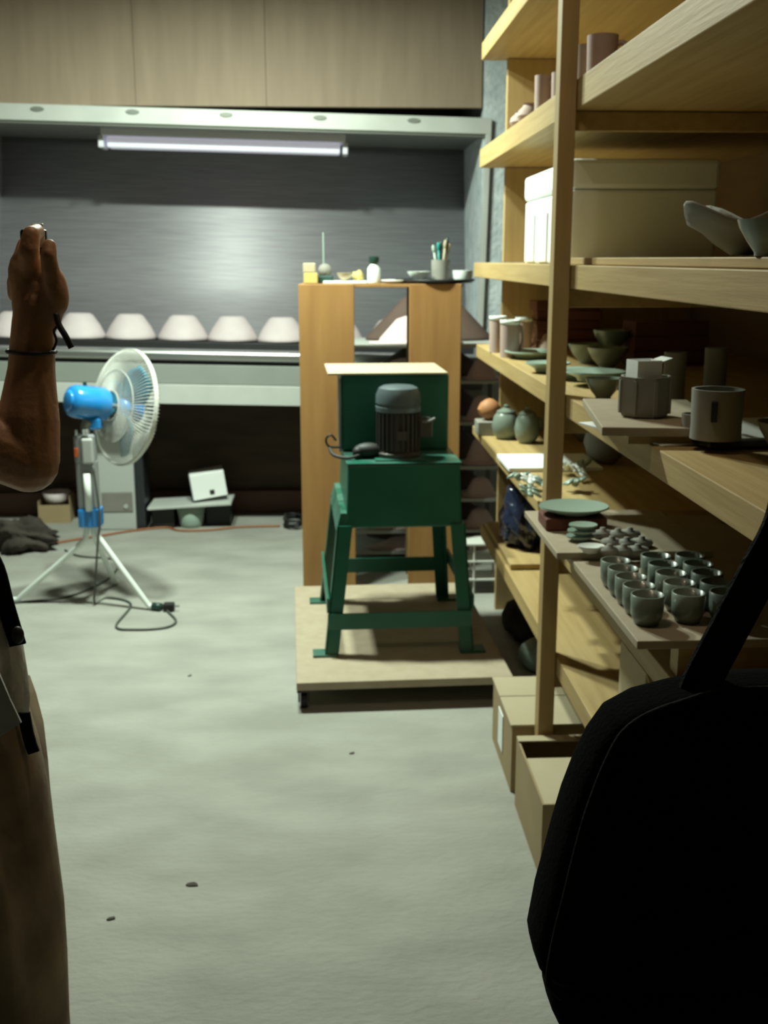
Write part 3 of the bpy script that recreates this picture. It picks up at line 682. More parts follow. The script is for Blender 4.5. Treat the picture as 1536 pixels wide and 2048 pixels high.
# ------------------------------------------------------------------ rolling dolly and green machine
YAW = R(2.1)
dl = thing('rolling_dolly', 'flat fibreboard dolly on castors carrying the green machine', 'dolly', (.205, 3.82, 0), (0, 0, YAW))
b = NB(); box(b, -.345, -.53, .066, .350, .53, .093); part('platform', b, 'mdf', dl, bevel=.003)
for x in (-.322, .322):
    for y in (-.50, .50):
        t = thing('castor', None, None); t.parent = dl; t.location = (x, y, 0)
        b = NB(); cyl(b, (-.011, 0, .024), (.011, 0, .024), .024, seg=20); part('wheel', b, 'black_rubber', t, smooth=False)
        b = NB(); box(b, -.018, -.014, .022, -.013, .014, .058); box(b, .013, -.014, .022, .018, .014, .058); box(b, -.022, -.022, .056, .022, .022, .065); part('fork', b, 'black_metal', t)
DZ = .0935
mc = thing('mixing_machine', 'green steel stirring machine with a black upright motor standing on the dolly', 'machine', (.212, 3.86, DZ), (0, 0, YAW))
def frust(bm, x0, x1, y0, y1, z0, X0, X1, Y0, Y1, z1, thk=None):
    loft(bm, [[Vector((x0, y0, z0)), Vector((x1, y0, z0)), Vector((x1, y1, z0)), Vector((x0, y1, z0))], [Vector((X0, Y0, z1)), Vector((X1, Y0, z1)), Vector((X1, Y1, z1)), Vector((X0, Y1, z1))]])
# body box (top narrower than bottom)
zd = .645; zb_ = .43
b = NB(); frust(b, -.178, .212, -.29, .25, zb_, -.170, .206, -.265, .23, zd-.004); part('body_box', b, 'green_paint', mc, bevel=.006)
b = NB(); box(b, -.174, -.268, zd-.003, .210, .234, zd); part('deck', b, 'green_worn', mc, label='scuffed green deck')
# legs of angle steel
def leg(sx, sy):
    b = NB(); xt = (-.208 if sx < 0 else .222); xb = (-.256 if sx < 0 else .250); yt = (-.296 if sy < 0 else .256); yb = (-.345 if sy < 0 else .30)
    w = .046; t_ = .006
    # flange facing front/back
    def q(x, y, z): return Vector((x, y, z))
    loft(b, [[q(xb, yb, .004), q(xb-sx*w, yb, .004), q(xb-sx*w, yb-sy*t_, .004), q(xb, yb-sy*t_, .004)], [q(xt, yt, zb_+.01), q(xt-sx*w*1.1, yt, zb_+.01), q(xt-sx*w*1.1, yt-sy*t_, zb_+.01), q(xt, yt-sy*t_, zb_+.01)]])
    loft(b, [[q(xb, yb, .004), q(xb-sx*t_, yb, .004), q(xb-sx*t_, yb-sy*w, .004), q(xb, yb-sy*w, .004)], [q(xt, yt, zb_+.01), q(xt-sx*t_, yt, zb_+.01), q(xt-sx*t_, yt-sy*w*1.1, zb_+.01), q(xt, yt-sy*w*1.1, zb_+.01)]])
    l = part('leg', b, 'green_paint', mc)
    b = NB(); box(b, xb-(.04 if sx < 0 else .045), min(yb, yb-sy*.055)-.005, 0, xb+(.045 if sx < 0 else .04), max(yb, yb-sy*.055)+.005, .008)
    part('foot_plate', b, 'green_worn', l)
for sx in (-1, 1):
    for sy in (-1, 1): leg(sx, sy)
for sy, zz in ((-1, .12), (1, .14)):
    y = -.334 if sy < 0 else .288; b = NB(); box(b, -.244, y-.004, zz-.028, .243, y+.004, zz+.028); part('cross_bar', b, 'green_paint', mc)
for sx in (-1, 1):
    x = sx*.245+.002; b = NB(); box(b, x-.004, -.33, .15, x+.004, .288, .20); part('side_bar', b, 'green_paint', mc)
# side lug plates on the left
b = NB(); frust(b, -.212, -.18, -.292, .25, zb_-.012, -.196, -.174, -.28, .24, zb_+.05); part('left_ledge', b, 'green_worn', mc, label='scuffed lighter green ledge')
# housing
b = NB(); box(b, -.180, -.02, zd, .200, .27, .915, .008); part('upper_housing', b, 'green_paint', mc)
b = NB(); box(b, -.189, -.03, zd, -.1805, .0, .90); part('edge_strip', b, 'grey_plastic', mc, label='pale worn corner strip')
b = NB(); box(b, -.226, -.065, .918, .188, .30, .924); part('cardboard_cover', b, 'cardboard_light', mc, label='pale cardboard sheet lying over the housing')
# motor
mtx, mty = .008, -.15
mo = thing('motor', None, None); mo.parent = mc; mo.location = (mtx, mty, zd)
b = NB(); lathe(b, [(0, 0), (.074, 0), (.078, .01), (.078, .02), (.066, .028), (.066, .165), (.0, .165)], seg=36); part('motor_body', b, 'motor_paint', mo, auto=40)
b = NB()
for k in range(26):
    a = 2*pi*k/26; vs = box(b, .063, -.0022, .03, .076, .0022, .155)
    bmesh.ops.rotate(b, verts=vs, cent=(0, 0, 0), matrix=Matrix.Rotation(a, 3, 'Z'))
part('cooling_fins', b, 'motor_paint', mo)
b = NB(); lathe(b, [(.066, .16), (.076, .16), (.077, .176), (.073, .178), (.073, .186), (.077, .188), (.076, .215), (.066, .238), (.052, .245), (0, .246)], seg=36); part('fan_cover', b, 'motor_cover', mo, auto=35, label='grey blue domed fan cover')
b = NB(); box(b, .068, -.035, .07, .115, .03, .135, .006); part('terminal_box', b, 'motor_paint', mo)
b = NB(); tube(b, [(.08, -.035, .125), (.10, -.05, .13), (.12, -.05, .14)], .004, 8, 3); part('cable_gland', b, 'grey_plastic', mo, smooth=True)
b = NB(); box(b, -.012, -.081, .07, .022, -.077, .10); part('rating_plate', b, 'motor_paint', mo)
b = NB(); box(b, -.085, -.085, 0, .085, .085, .006, .002); part('motor_flange', b, 'green_worn', mo)
b = NB(); tube(b, [(-.225, -.12, zd+.028), (-.21, -.17, zd+.012), (-.16, -.20, zd+.008), (-.10, -.17, zd+.02), (-.06, -.16, zd+.018)], .006, 8, 6); part('power_cable', b, 'black_rubber', mc, smooth=True)
b = NB(); ell(b, (-.095, -.16, zd+.027), .052, .03, .026); ell(b, (-.13, -.17, zd+.022), .02, .02, .02); part('tape_wrapped_splice', b, 'black_rubber', mc, smooth=True)
b = NB(); tube(b, [(-.185, -.05, zd+.02), (-.225, -.06, zd+.025), (-.235, -.06, zd+.05), (-.218, -.06, zd+.065), (-.20, -.055, zd+.045)], .004, 8, 5); part('pull_handle', b, 'black_metal', mc, smooth=True)

# ------------------------------------------------------------------ pedestal fan
FX, FY = -.985, 4.42
fa = thing('pedestal_fan', 'pedestal fan with blue motor and blades on white tripod legs', 'fan', (FX, FY, 0))
def fl(px, py, Y): q = at(px, py, Y=Y); return q-Vector((FX, FY, 0))
zc0 = fl(167, 1052, FY).z; zc1 = fl(167, 1018, FY).z; ztp = fl(165, 868, FY).z
b = NB(); box(b, -.045, -.035, zc0, .045, .035, zc1+.005, .006)
for s in (-.024, .0, .024): box(b, s-.006, -.040, zc0+.006, s+.006, -.03, zc1-.002)
part('clamp_collar', b, 'blue_plastic', fa)
# column: two pale side channels + tube
b = NB(); box(b, -.045, -.028, zc1, .038, .03, ztp-.10, .012); box(b, -.046, -.03, ztp-.115, .036, .032, ztp, .01); part('column', b, 'grey_plastic', fa)
b = NB(); tube(b, [(.002, -.035, zc1), (.002, -.035, ztp-.155)], .0145, 12); part('front_tube', b, 'white_tube', fa, smooth=True)
b = NB(); box(b, -.012, -.048, ztp-.115, .034, -.028, ztp-.012, .008); part('control_box', b, 'white_plastic', fa)
b = NB(); box(b, -.043, -.036, ztp-.088, -.028, -.028, ztp-.052, .002); part('switch', b, 'orange_plastic', fa)
b = NB()
for s in (-.03, .0, .012): box(b, s-.004, -.04, ztp, s+.004, -.03, ztp+.022)
part('louvre_teeth', b, 'white_plastic', fa)
b = NB(); tube(b, [(0, 0, ztp-.01), (0, 0, ztp+.03), (.015, .0, ztp+.055)], .02, 12, 3); part('neck', b, 'painted_steel_dark', fa, smooth=True)
# head
hc = fl(177, 806, FY+.03); gc = fl(244, 826, FY+.16); ax = (gc-hc).normalized(); ax = Vector((.74, .62, -.19)).normalized()
rotm = ax.to_track_quat('Z', 'X').to_matrix()
b = NB(); lathe(b, [(0, -.088), (.035, -.088), (.058, -.080), (.066, -.062), (.068, .0), (.070, .06), (.062, .074), (.0, .076)], c=hc, seg=36, rot=rotm); part('motor_housing', b, 'blue_plastic', fa, auto=50)
b = NB(); lathe(b, [(0, -.0955), (.03, -.095), (.045, -.0885), (0, -.0885)], c=hc, seg=24, rot=rotm); part('rear_cap', b, 'blue_plastic', fa, smooth=True)
b = NB(); box(b, hc.x-.02, hc.y-.04, hc.z-.105, hc.x+.05, hc.y+.04, hc.z-.055, .01); part('pivot_bracket', b, 'blue_plastic', fa)
b = NB(); cyl(b, hc+Vector((-.01, 0, .06)), hc+Vector((-.01, 0, .085)), .008, seg=12); part('swing_knob', b, 'dark_green', fa)
gc = hc+ax*.165
b = NB(); cyl(b, hc+ax*.07, gc+ax*.02, .010, seg=12); part('shaft', b, 'grey_plastic', fa)
RG = .238
def guard(name, z_rim, z_hub, rh, nw, lab=None):
    b = NB()
    def ring(r, zz, tr, n=56):
        pts = [gc+rotm @ Vector((r*cos(2*pi*i/n), r*sin(2*pi*i/n), zz)) for i in range(n)]
        vs = []
        for i in range(n):
            rad = (rotm @ Vector((cos(2*pi*i/n), sin(2*pi*i/n), 0))); up = rotm @ Vector((0, 0, 1))
            vs.append([b.verts.new(pts[i]+(rad*cos(a)+up*sin(a))*tr) for a in (pi/4, 3*pi/4, 5*pi/4, 7*pi/4)])
        for i in range(n):
            j = (i+1) % n
            for k in range(4): b.faces.new((vs[i][k], vs[i][(k+1) % 4], vs[j][(k+1) % 4], vs[j][k]))
    ring(RG, z_rim, .0045); ring(rh, z_hub, .003); ring(RG*.62, z_rim+(z_hub-z_rim)*.75, .002)
    for k in range(nw):
        a = 2*pi*k/nw; d = Vector((cos(a), sin(a), 0))
        P_ = [d*rh+Vector((0, 0, z_hub)), d*RG*.62+Vector((0, 0, z_rim+(z_hub-z_rim)*.75)), d*RG*.92+Vector((0, 0, z_rim+(z_hub-z_rim)*.4)), d*RG+Vector((0, 0, z_rim))]
        tube(b, [gc+rotm @ p for p in P_], .0013, 4)
    part(name, b, 'wire_white', fa, label=lab)
guard('rear_guard', -.006, -.065, .06, 96); guard('front_guard', .006, .062, .055, 96)
b = NB(); lathe(b, [(RG-.001, -.008), (RG+.004, -.008), (RG+.004, .008), (RG-.001, .008), (RG-.001, -.008)], c=gc, seg=56, rot=rotm); part('guard_rim', b, 'wire_white', fa)
b = NB(); lathe(b, [(0, .058), (.05, .058), (.052, .064), (.03, .07), (0, .071)], c=gc, seg=28, rot=rotm); part('badge_cap', b, 'blue_plastic', fa, smooth=True)
b = NB(); lathe(b, [(0, -.03), (.034, -.026), (.036, .02), (0, .026)], c=gc, seg=24, rot=rotm); part('hub', b, 'blue_plastic', fa, smooth=True)
for k in range(3):
    a0_ = 2*pi*k/3+.55; b = NB(); rows = []
    for i in range(9):
        rr = .03+(.205-.03)*i/8; hw = .28+.42*sin(pi*min(1, (i+1)/8.5)); row = []
        for j in range(7):
            aa = a0_+(j/6-.5)*2*hw+.25*(i/8); row.append(b.verts.new(gc+rotm @ Vector((rr*cos(aa), rr*sin(aa), (j/6-.5)*.045*(1-.4*i/8)))))
        rows.append(row)
    for i in range(8):
        for j in range(6): b.faces.new((rows[i][j], rows[i+1][j], rows[i+1][j+1], rows[i][j+1]))
    o = part('blade', b, 'blue_blade', fa, smooth=True); so = o.modifiers.new('s', 'SOLIDIFY'); so.thickness = .002
# legs
for n_, (tx, ty) in enumerate((tuple((at(20, 1200, Z=.012)-Vector((FX, FY, 0))).xy), tuple((at(310, 1215, Z=.012)-Vector((FX, FY, 0))).xy), (.03, .30))):
    d = Vector((tx, ty, 0)); dn = d.normalized()
    b = NB(); tube(b, [dn*.022+Vector((0, 0, zc0+.01)), dn*.025+Vector((0, 0, zc0-.035)), dn*.06+Vector((0, 0, zc0-.085)), d*.82+Vector((0, 0, .045)), d*.9+Vector((0, 0, .018)), d+Vector((0, 0, .0125))], .0115, 10, 6)
    lg = part('leg', b, 'white_tube', fa, smooth=True)
    if n_ == 1:
        b = NB(); tube(b, [d-dn*.01+Vector((0, 0, .0165)), d+dn*.03+Vector((0, 0, .0165))], .0165, 10); part('rubber_foot', b, 'dark_green', lg, smooth=True)
b = NB(); pts = [(.03, -.045, ztp-.12), (.045, -.045, zc1-.02), (.03, -.04, zc0-.06), (.01, -.03, .12), (-.005, .0, .006)]
q = [at(px, py, Z=.006)-Vector((FX, FY, 0)) for px, py in ((215, 1195), (262, 1208), (232, 1252), (270, 1259), (330, 1255), (352, 1242), (335, 1222), (325, 1212))]
tube(b, [Vector(p) for p in pts]+q, .0045, 8, 6); part('power_cord', b, 'grey_cord', fa, smooth=True)
b = NB(); q = [at(px, py, Z=.006) for px, py in ((-60, 1215), (40, 1204), (120, 1196), (178, 1178), (225, 1150), (232, 1120), (160, 1112), (130, 1100))]
tube(b, q, .0045, 8, 6); tag(part('extension_cable', b, 'grey_cord', smooth=True), 'thin grey cable trailing on the floor under the fan', 'cable')
pq = at(312, 1213, Z=.02)
t = thing('plug', 'black plug lying at the foot of the fan leg', 'plug', (pq.x+.055, pq.y, 0))
b = NB(); box(b, -.025, -.018, .001, .02, .018, .035, .006); part('plug_body', b, 'black_rubber', t)
for s in (-.008, .008):
    b = NB(); cyl(b, (.02, s, .02), (.04, s, .02), .0025, seg=8); part('prong', b, 'steel_lip', t)

# ------------------------------------------------------------------ things under the booth
YB = 5.72
x0, x1 = at(197, 1000, Y=YB).x, at(270, 1000, Y=YB).x
t = thing('white_appliance', 'white upright appliance with a grey panel on the floor behind the fan', 'appliance', (x0, YB, 0))
wq = x1-x0; hq = .50
b = NB(); box(b, 0, 0, 0, wq, .20, hq, .008); part('casing', b, 'white_plastic', t)
b = NB(); box(b, .018, -.006, .10, wq-.012, 0, .205, .003); part('control_panel', b, 'grey_clay', t, label='dark grey lower panel')
b = NB(); cyl(b, (wq*.75, -.012, .13), (wq*.75, -.005, .13), .012, seg=16); part('knob', b, 'white_plastic', t)
b = NB(); box(b, wq+.001, .01, 0, wq+.05, .19, hq-.04, .01); part('side_case', b, 'dark_tray', t, label='dark side casing')
# stand with board, glass jar, white box
q = at(350, 1033, Z=0)
b = NB(); box(b, 0, 0, 0, .12, .16, .105); tag(part('black_crate', b, 'black_metal', loc=(at(303, 1035, Y=5.75).x, 5.75, 0), bevel=.005), 'black crate left of the glass jar under the booth', 'crate')
b = NB(); box(b, 0, 0, 0, .13, .16, .12); tag(part('black_crate', b, 'black_metal', loc=(at(412, 1035, Y=5.80).x, 5.80, 0), bevel=.005), 'black crate right of the glass jar under the booth', 'crate')
jx = at(381, 1035, Y=5.76).x
b = NB(); lathe(b, [(0, 0), (.055, 0), (.062, .02), (.078, .118), (.074, .118), (.058, .022), (.05, .006), (0, .006)], seg=28)
jl = tag(part('glass_jar', b, 'celadon_pale', loc=(jx, 5.79, .0005), smooth=True), 'translucent pale jar standing under the tilted board', 'jar')
b = NB(); box(b, 0, -.11, 0, .44, .13, .014)
tag(part('tilted_board', b, 'painted_steel', loc=(at(298, 996, Y=5.76).x, 5.80, .112), rot=(0, -R(3), 0), bevel=.002), 'grey board lying tilted on the crates and jar', 'board')
wx = at(385, 985, Y=5.72).x
t = thing('white_box', 'white box with a black square hole on the tilted board', 'box', (wx, 5.76, .152), (0, -R(8), R(9)))
b = NB(); box(b, 0, -.03, 0, .18, .12, .135, .003); part('body', b, 'paper_white', t)
b = NB(); box(b, .09, -.033, .018, .115, -.029, .042); part('hole', b, 'black_rubber', t)
b = NB(); box(b, -.004, -.026, .0, 0, .116, .13); part('side_wall', b, 'grey_plastic', t)
# cardboard box with pale bowl, left
q = at(78, 1047, Z=0)
t = thing('cardboard_carton', 'open brown carton on the floor behind the raised elbow', 'box', (q.x, q.y, 0), (0, 0, .06)); b = NB()
for a in ((0, 0, 0, .17, .004, .10), (0, .16, 0, .17, .164, .14), (0, .004, 0, .004, .16, .12), (.166, .004, 0, .17, .16, .15), (.004, .004, 0, .166, .16, .004)): box(b, *a)
part('body', b, 'cardboard', t)
b = NB(); lathe(b, [(0, 0), (.03, 0), (.062, .03), (.078, .075), (.074, .075), (.058, .033), (.02, .006), (0, .006)], seg=24)
tag(part('pale_bowl', b, 'mould_white', loc=(q.x+.085, q.y+.08, .085), smooth=True), 'pale pink bowl set in the open brown carton', 'bowl')
b = NB(); lathe(b, [(0, 0), (.02, 0), (.07, .055), (.076, .12), (.07, .16), (0, .16)], seg=16)
tag(part('plaster_lump', b, 'greenware', loc=(q.x+.11, q.y+.30, .0), smooth=True), 'pale plaster piece standing behind the brown carton', 'plaster')
# crumpled heap
b = NB(); bmesh.ops.create_icosphere(b, subdivisions=4, radius=1)
for v in b.verts:
    n_ = v.co.copy(); f_ = 1+.2*sin(5*n_.x+4*n_.y)+.14*sin(11*n_.y+7*n_.z)+.06*sin(23*n_.x)
    v.co = Vector((n_.x*.15*f_, n_.y*.13*f_, max(n_.z*.085*f_*(1-.5*n_.x), -.055)+.055))
q = at(55, 1098, Z=0)
tag(part('rag_heap', b, 'grey_rag', loc=(q.x, q.y+.02, .001), smooth=True), 'dark crumpled rag heap on the floor left of the fan', 'rag')
# orange cable on the floor
b = NB(); q = [at(px, py, Z=.006) for px, py in ((110, 1086), (170, 1076), (210, 1070), (260, 1062), (330, 1055), (360, 1061), (420, 1060), (480, 1054), (560, 1052))]
tube(b, q, .006, 8, 6); tag(part('orange_cable', b, 'orange_cord', smooth=True), 'orange brown cable lying along the floor before the booth', 'cable')
b = NB()
c = at(588, 1050, Z=.006)
pts = [c+Vector(((.055+.008*sin(i))*cos(i*.55), (.09+.01*cos(i*1.3))*sin(i*.55), .002+.0022*i*.5)) for i in range(40)]
tube(b, pts, .006, 8, 2); tag(part('cable_coil', b, 'black_rubber', smooth=True), 'black cable coil on the floor left of the plank table leg', 'cable')
# small flakes on the floor
for i, (px, py, s) in enumerate(((385, 1770, .013), (222, 1838, .008), (705, 1507, .008), (380, 1352, .007))):
    q = at(px, py, Z=0); b = NB(); ringp = []
    for k in range(9):
        a = 2*pi*k/9; rr = s*(.55+.45*random.random()); ringp.append((rr*1.5*cos(a), rr*.8*sin(a)))
    prism(b, ringp, 'z', 0, .0015)
    for v in b.verts:
        if v.co.z > .001: v.co.z += .0015*random.random()
    tag(part('clay_flake', b, 'dust', loc=(q.x, q.y, .0005), rot=(0, 0, .3*i)), 'dark clay flake on the floor, '+['largest, nearest the camera', 'small one near the brown skirt', 'tiny one in front of the dolly', 'tiny one in front of the fan'][i], 'debris')

# ------------------------------------------------------------------ person at the left
PY = 1.50
def wp(px, py, Y=PY): return at(px, py, Y=Y)
sh_r = Vector((-.60, 1.44, 1.235)); cxp = -.80
pe = thing('person', 'person in grey shirt and brown skirt raising a camera in the right hand', 'person', (cxp, 1.45, 0))
pc = Vector((cxp, 1.45, 0))
b = NB()
def cap(p0, p1, r0, r1, n=6):
    p0, p1 = Vector(p0), Vector(p1)
    for i in range(n+1):
        t_ = i/n; r_ = r0+(r1-r0)*t_; ell(b, p0.lerp(p1, t_)-pc, r_, r_, r_, None, 12, 8)
    cyl(b, p0-pc, p1-pc, r0, r1, 14)
elb = wp(58, 925, 1.49); wr = wp(66, 660, 1.53)
mid1 = wp(52, 850, 1.50)
cap(sh_r, elb, .050, .041); cap(elb, wp(57, 840, 1.5), .041, .0415); cap(wp(57, 840, 1.5), wp(63, 740, 1.515), .0415, .0315); cap(wp(63, 740, 1.515), wr, .0315, .029)
hb = wp(75, 590, 1.54)
ell(b, wp(68, 610, 1.535)-pc, .030, .021, .046); ell(b, wp(66, 570, 1.54)-pc, .031, .020, .042)
cap(wr, wp(70, 615, 1.535), .029, .028)
ell(b, wp(112, 580, 1.525)-pc, .0165, .019, .034, Euler((0, -.12, 0)).to_matrix())   # ball of the thumb
ell(b, wp(98, 612, 1.528)-pc, .019, .019, .036)
ell(b, wp(36, 560, 1.545)-pc, .0125, .017, .036)
# five fingers closed over the camera
def finger(pts, rr):
    pts = [wp(*p) for p in pts]
    for i in range(len(pts)-1): cap(pts[i], pts[i+1], rr[i], rr[i+1], 4)
finger([(60, 560, 1.54), (58, 505, 1.525), (62, 470, 1.53), (74, 463, 1.56), (78, 490, 1.60)], (.0150, .0140, .0120, .0105, .0090))   # index, bent over the top
finger([(46, 560, 1.545), (43, 520, 1.535), (50, 490, 1.555), (60, 500, 1.60)], (.0130, .0120, .0105, .0085))
finger([(36, 570, 1.55), (32, 540, 1.55), (36, 520, 1.575), (46, 530, 1.61)], (.0120, .0110, .0095, .0080))
finger([(30, 590, 1.55), (27, 566, 1.56), (30, 552, 1.585), (38, 560, 1.61)], (.0100, .0095, .0085, .0075))
finger([(108, 572, 1.522), (101, 540, 1.515), (97, 512, 1.512), (99, 492, 1.518)], (.0150, .0120, .0110, .0095))                  # thumb
# torso, neck, head, left arm, legs
ell(b, Vector((0, 0, 1.10)), .15, .095, .20); ell(b, Vector((0, 0, .90)), .15, .11, .16)
cap((sh_r.x-.03, sh_r.y, 1.235), (cxp-.17, 1.45, 1.235), .052, .05); cap((cxp, 1.46, 1.22), (cxp, 1.48, 1.36), .052, .045)
ell(b, Vector((0, .05, 1.465)), .072, .092, .112); ell(b, Vector((0, .075, 1.41)), .052, .06, .055)
ell(b, Vector((0, .147, 1.455)), .011, .018, .020); ell(b, Vector((0, .128, 1.405)), .024, .012, .009)
for s in (-1, 1):
    ell(b, Vector((s*.03, .128, 1.475)), .013, .012, .010); ell(b, Vector((s*.074, .045, 1.46)), .010, .018, .028)
    cap((cxp+s*.085, 1.45, .82), (cxp+s*.09, 1.46, .44), .080, .052); cap((cxp+s*.09, 1.46, .44), (cxp+s*.09, 1.43, .07), .052, .034)
    ell(b, Vector((s*.09, .06, .04)), .042, .115, .038)
le = Vector((cxp-.26, 1.50, .98)); lw = Vector((cxp-.13, 1.70, 1.08))
cap((cxp-.17, 1.45, 1.235), le, .048, .038); cap(le, lw, .038, .027); ell(b, lw-pc+Vector((.03, .04, .01)), .03, .045, .022)
for k in range(4): cap(lw+Vector((.03+.016*k, .07, .0)), lw+Vector((.06+.016*k, .085, .045)), .0095, .008, 3)
cap(lw+Vector((.02, .03, .02)), lw+Vector((.05, .045, .065)), .012, .009, 3)
body = part('body', b, 'skin', pe, smooth=True)
rm = body.modifiers.new('remesh', 'REMESH'); rm.mode = 'VOXEL'; rm.voxel_size = .0034; rm.use_smooth_shade = True
sm = body.modifiers.new('smooth', 'SMOOTH'); sm.factor = .5; sm.iterations = 2
# thumb nail, wrist cord
b = NB(); wc = wp(63, 703, 1.518)-pc
tube(b, [wc+Vector((.0312*cos(a), .0312*sin(a), -.001*cos(a))) for a in [2*pi*i/24 for i in range(25)]], .0028, 8); part('wrist_cord', b, 'black_rubber', pe, smooth=True)
b = NB()
ell(b, Vector((0, .03, 1.49)), .082, .098, .105); ell(b, Vector((0, -.055, 1.42)), .062, .045, .085)
bmesh.ops.bisect_plane(b, geom=list(b.verts)+list(b.edges)+list(b.faces), plane_co=(0, .10, 1.50), plane_no=(0, 1, -.35), clear_outer=True)
part('hair', b, 'hair', pe, smooth=True)
# shirt and skirt: lofts whose right edge follows the body line
def prof_ring(xr, z, hw, hd, n=48, fold=0, ph=0, yc=1.45):
    xc = xr-hw; out = []
    for i in range(n):
        a = 2*pi*i/n; f_ = 1+fold*sin(9*a+ph)+fold*.6*sin(14*a+2*ph)
        out.append(Vector((xc+hw*cos(a)*(f_ if abs(cos(a)) < .92 else 1), yc+hd*sin(a)*f_, z))-pc)
    return out
def edge(px, py): q = at(px, py, Y=1.45); return q.x, q.z
b = NB(); rings = []
rings.append([v for v in prof_ring(-.675, 1.315, .125, .075)])
rings.append(prof_ring(-.60, 1.275, .20, .095)); rings.append(prof_ring(-.585, 1.22, .215, .11)); rings.append(prof_ring(-.60, 1.12, .20, .12, fold=.01)); rings.append(prof_ring(-.57, 1.04, .20, .12, fold=.02))
for (px, py, hw) in ((0, 1150, .20), (26, 1230, .205), (44, 1300, .21), (54, 1360, .215), (58, 1400, .215), (56, 1432, .213)):
    x, zz = edge(px-2, py); rings.append(prof_ring(x, zz, hw, .14, fold=.03, ph=zz*9))
hemr = [v.copy() for v in rings[-1]]
loft(b, rings, cap=False); sho = part('shirt', b, 'grey_shirt', pe, smooth=True); so = sho.modifiers.new('s', 'SOLIDIFY'); so.thickness = .004
b = NB(); sl0 = sh_r+Vector((-.03, 0, 0)); sl1 = sh_r.lerp(elb, .42)
tube(b, [sl0-pc, sh_r.lerp(elb, .15)-pc, sl1-pc], [.066, .064, .060], 20, 0); part('sleeve', b, 'grey_shirt', pe, smooth=True)
b = NB(); tube(b, [Vector((-.15, 0, 1.24)), Vector((-.20, .02, 1.14)), Vector((-.23, .03, 1.06))], [.062, .062, .056], 20, 0); part('sleeve', b, 'grey_shirt', pe, smooth=True)
b = NB(); rings = []
for (px, py, hw) in ((38, 1402, .20), (53, 1440, .205), (72, 1500, .21), (88, 1580, .215), (100, 1650, .22), (112, 1740, .23), (124, 1830, .24), (130, 1920, .25), (134, 2048, .26)):
    x, zz = edge(px, py); rings.append(prof_ring(x, zz, hw, .17+.04*(1.0-zz), fold=.06, ph=zz*4))
x, zz = edge(138, 2110); rings.append(prof_ring(x, .12, .27, .21, fold=.04, ph=.5))
loft(b, rings, cap=False); sko = part('skirt', b, 'brown_skirt', pe, smooth=True); so = sko.modifiers.new('s', 'SOLIDIFY'); so.thickness = .004
# pale cloth corner hanging at the hip, and black strap along the side
b = NB(); A_ = [at(-60, 1330, Y=1.29), at(-2, 1348, Y=1.29), at(20, 1400, Y=1.285), at(42, 1446, Y=1.285), at(-10, 1480, Y=1.285), at(-60, 1490, Y=1.285)]
vs0 = [b.verts.new(p-pc) for p in A_]; vs1 = [b.verts.new(p-pc+Vector((0, .004, 0))) for p in A_]
b.faces.new(vs0); b.faces.new(vs1[::-1])
for i in range(6): j = (i+1) % 6; b.faces.new((vs0[i], vs0[j], vs1[j], vs1[i]))
part('pale_cloth_corner', b, 'pale_cloth', pe, label='pale cloth corner hanging over the skirt')
b = NB(); tube(b, [at(px, py, Y=1.42)-pc for px, py in ((-40, 1080), (-8, 1135), (12, 1210), (36, 1290))], 0, flat=(.011, .002), side=(1, 0, .3), smooth=4); part('black_strap', b, 'black_webbing', pe)
b = NB(); ell(b, at(36, 1270, Y=1.40)-pc, .008, .008, .012); part('strap_buckle', b, 'black_rubber', pe, smooth=True)
b = NB(); tube(b, [at(px, py, Y=1.42)-pc for px, py in ((48, 1425), (54, 1460), (62, 1490), (68, 1505))], 0, flat=(.008, .002), side=(1, 0, .3), smooth=4); part('black_strap', b, 'black_webbing', pe)
# compact camera in the hand (held thing)
ch = wp(62, 540, 1.585)
t = thing('compact_camera', 'small camera gripped in the raised hand with only its pale top showing', 'camera', (ch.x+.006, ch.y+.004, ch.z-.03), (0, 0, .25))
b = NB(); box(b, -.018, -.004, 0, .018, .014, .085, .004); part('body', b, 'dark_tray', t)
tpz = wp(72, 446, 1.585).z-t.location.z
b = NB(); box(b, -.002, -.002, .0855, .014, .012, tpz, .002); part('top_button', b, 'white_glaze', t, label='pale top edge')
b = NB(); cyl(b, (0, .014, .045), (0, .03, .045), .015, seg=24); part('lens', b, 'black_metal', t)
b = NB(); tube(b, [wp(112, 628, 1.50), wp(118, 650, 1.495), wp(131, 672, 1.49), wp(143, 696, 1.49)], .0042, 8, 4)
tube(b, [wp(118, 650, 1.495), wp(108, 662, 1.50), wp(113, 682, 1.505), wp(106, 700, 1.51)], .0018, 6, 4)
tag(part('wrist_strap', b, 'black_rubber', smooth=True), 'black camera wrist strap dangling from the raised hand', 'strap')

# ------------------------------------------------------------------ black shoulder bag, right foreground
BYc = .80; DB = .055
out = [(1200, 2064, .85), (1152, 2050, .95), (1110, 2022, 1), (1092, 1985, 1), (1090, 1925, 1)]
body_o = [(1086, 1922), (1066, 1900), (1062, 1874), (1076, 1800), (1092, 1740), (1110, 1670), (1130, 1600), (1152, 1540), (1180, 1478), (1212, 1430), (1262, 1400), (1330, 1380), (1420, 1362)]
cX = at(1500, 1700, Y=BYc).x
bg = thing('shoulder_bag', 'large black quilted shoulder bag filling the lower right foreground', 'bag', (cX, BYc, at(1500, 2048, Y=BYc).z-.01))
bc = bg.location.copy()
def se_ring(hw, z, hd, n=44, e=.42):
    r_ = []
    for i in range(n):
        a = 2*pi*i/n; c_, s_ = cos(a), sin(a)
        r_.append(Vector((hw*math.copysign(abs(c_)**e, c_), hd*math.copysign(abs(s_)**e, s_), z)))
    return r_
b = NB(); rings = []
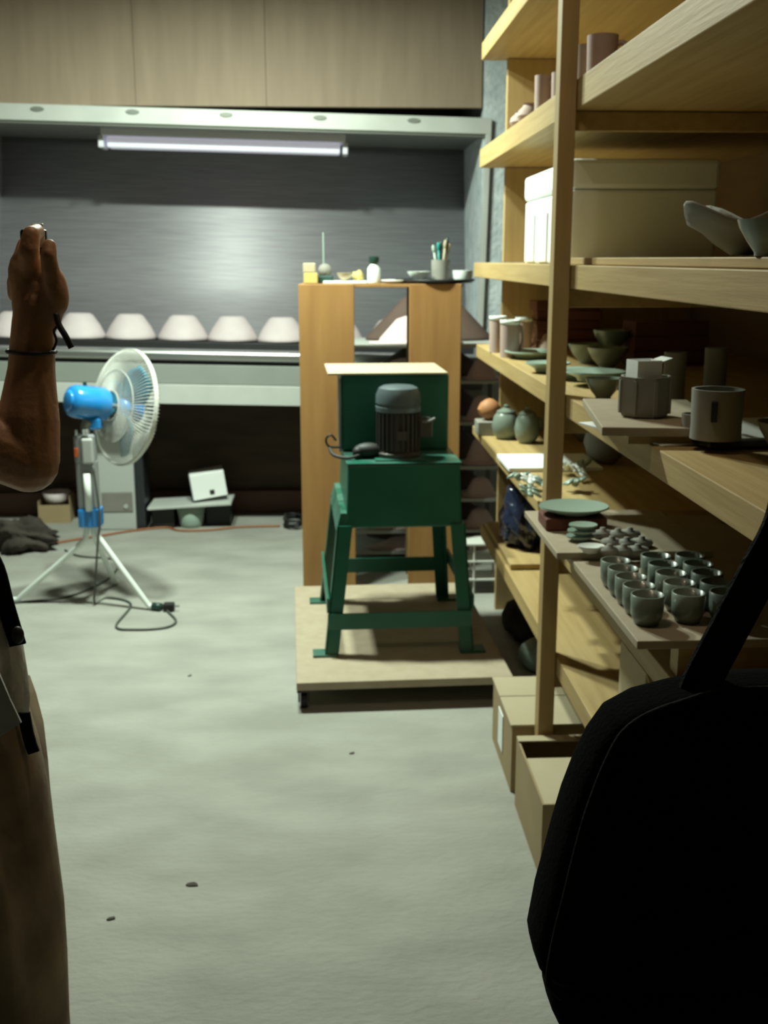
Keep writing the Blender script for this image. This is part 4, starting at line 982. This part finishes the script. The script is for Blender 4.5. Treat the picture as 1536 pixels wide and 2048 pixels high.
for i, (px, py) in enumerate(body_o):
    q = at(px, py, Y=BYc); hd = DB*(1-.55*(i/(len(body_o)-1))**2)*(.85 if i == 0 else 1)
    rings.append(se_ring(cX-q.x, q.z-bc.z, hd))
q = at(1500, 1356, Y=BYc); rings.append(se_ring(.012, q.z-bc.z, .01))
loft(b, rings); part('bag_body', b, 'black_fabric', bg, smooth=True)
b = NB(); rings = []
for px, py, k in out:
    q = at(px, py, Y=BYc); rings.append(se_ring(cX-q.x, q.z-bc.z, DB*.9*k))
q = at(1500, 1925, Y=BYc)
loft(b, rings); part('bag_base', b, 'black_fabric', bg, smooth=True)
# piping along the outline (front face) and zip along the top
b = NB(); fr = [Vector((at(px, py, Y=BYc).x-cX+.006, -DB*(1-.55*(i/12)**2)*.86, at(px, py, Y=BYc).z-bc.z)) for i, (px, py) in enumerate(body_o)]
tube(b, fr+[Vector((-p.x, p.y, p.z)) for p in fr[::-1]], .0028, 6, 4); part('piping', b, 'black_webbing', bg, smooth=True)
b = NB(); topz = at(1500, 1380, Y=BYc).z-bc.z
tube(b, [Vector((-.08, -.02, topz-.014)), Vector((-.04, -.018, topz-.002)), Vector((0, -.018, topz+.002)), Vector((.04, -.018, topz-.002)), Vector((.08, -.02, topz-.014))], .003, 6, 5); part('zip', b, 'black_metal', bg, smooth=True)
b = NB(); zt0 = .02; 
for k in range(7):   # quilting welts, slanting
    z0_ = .02+k*.042
    tube(b, [Vector((-.12+.004*k*k*.3, -DB*.985, z0_)), Vector((0, -DB*1.0, z0_+.035)), Vector((.12, -DB*.985, z0_+.07))], .0014, 5, 3)
part('quilting', b, 'black_fabric', bg, smooth=True)
sp_ = [(1392, 1395), (1412, 1345), (1465, 1245), (1520, 1140), (1570, 1040), (1600, 900), (1640, 860), (1680, 900), (1690, 1040), (1680, 1200), (1650, 1380)]
b = NB(); tube(b, [at(px, py, Y=BYc-.0)-bc for px, py in sp_], 0, flat=(.0155, .0025), side=(.9, 0, .45), smooth=5); st = part('strap', b, 'black_webbing', bg)

bpy.context.view_layer.update()
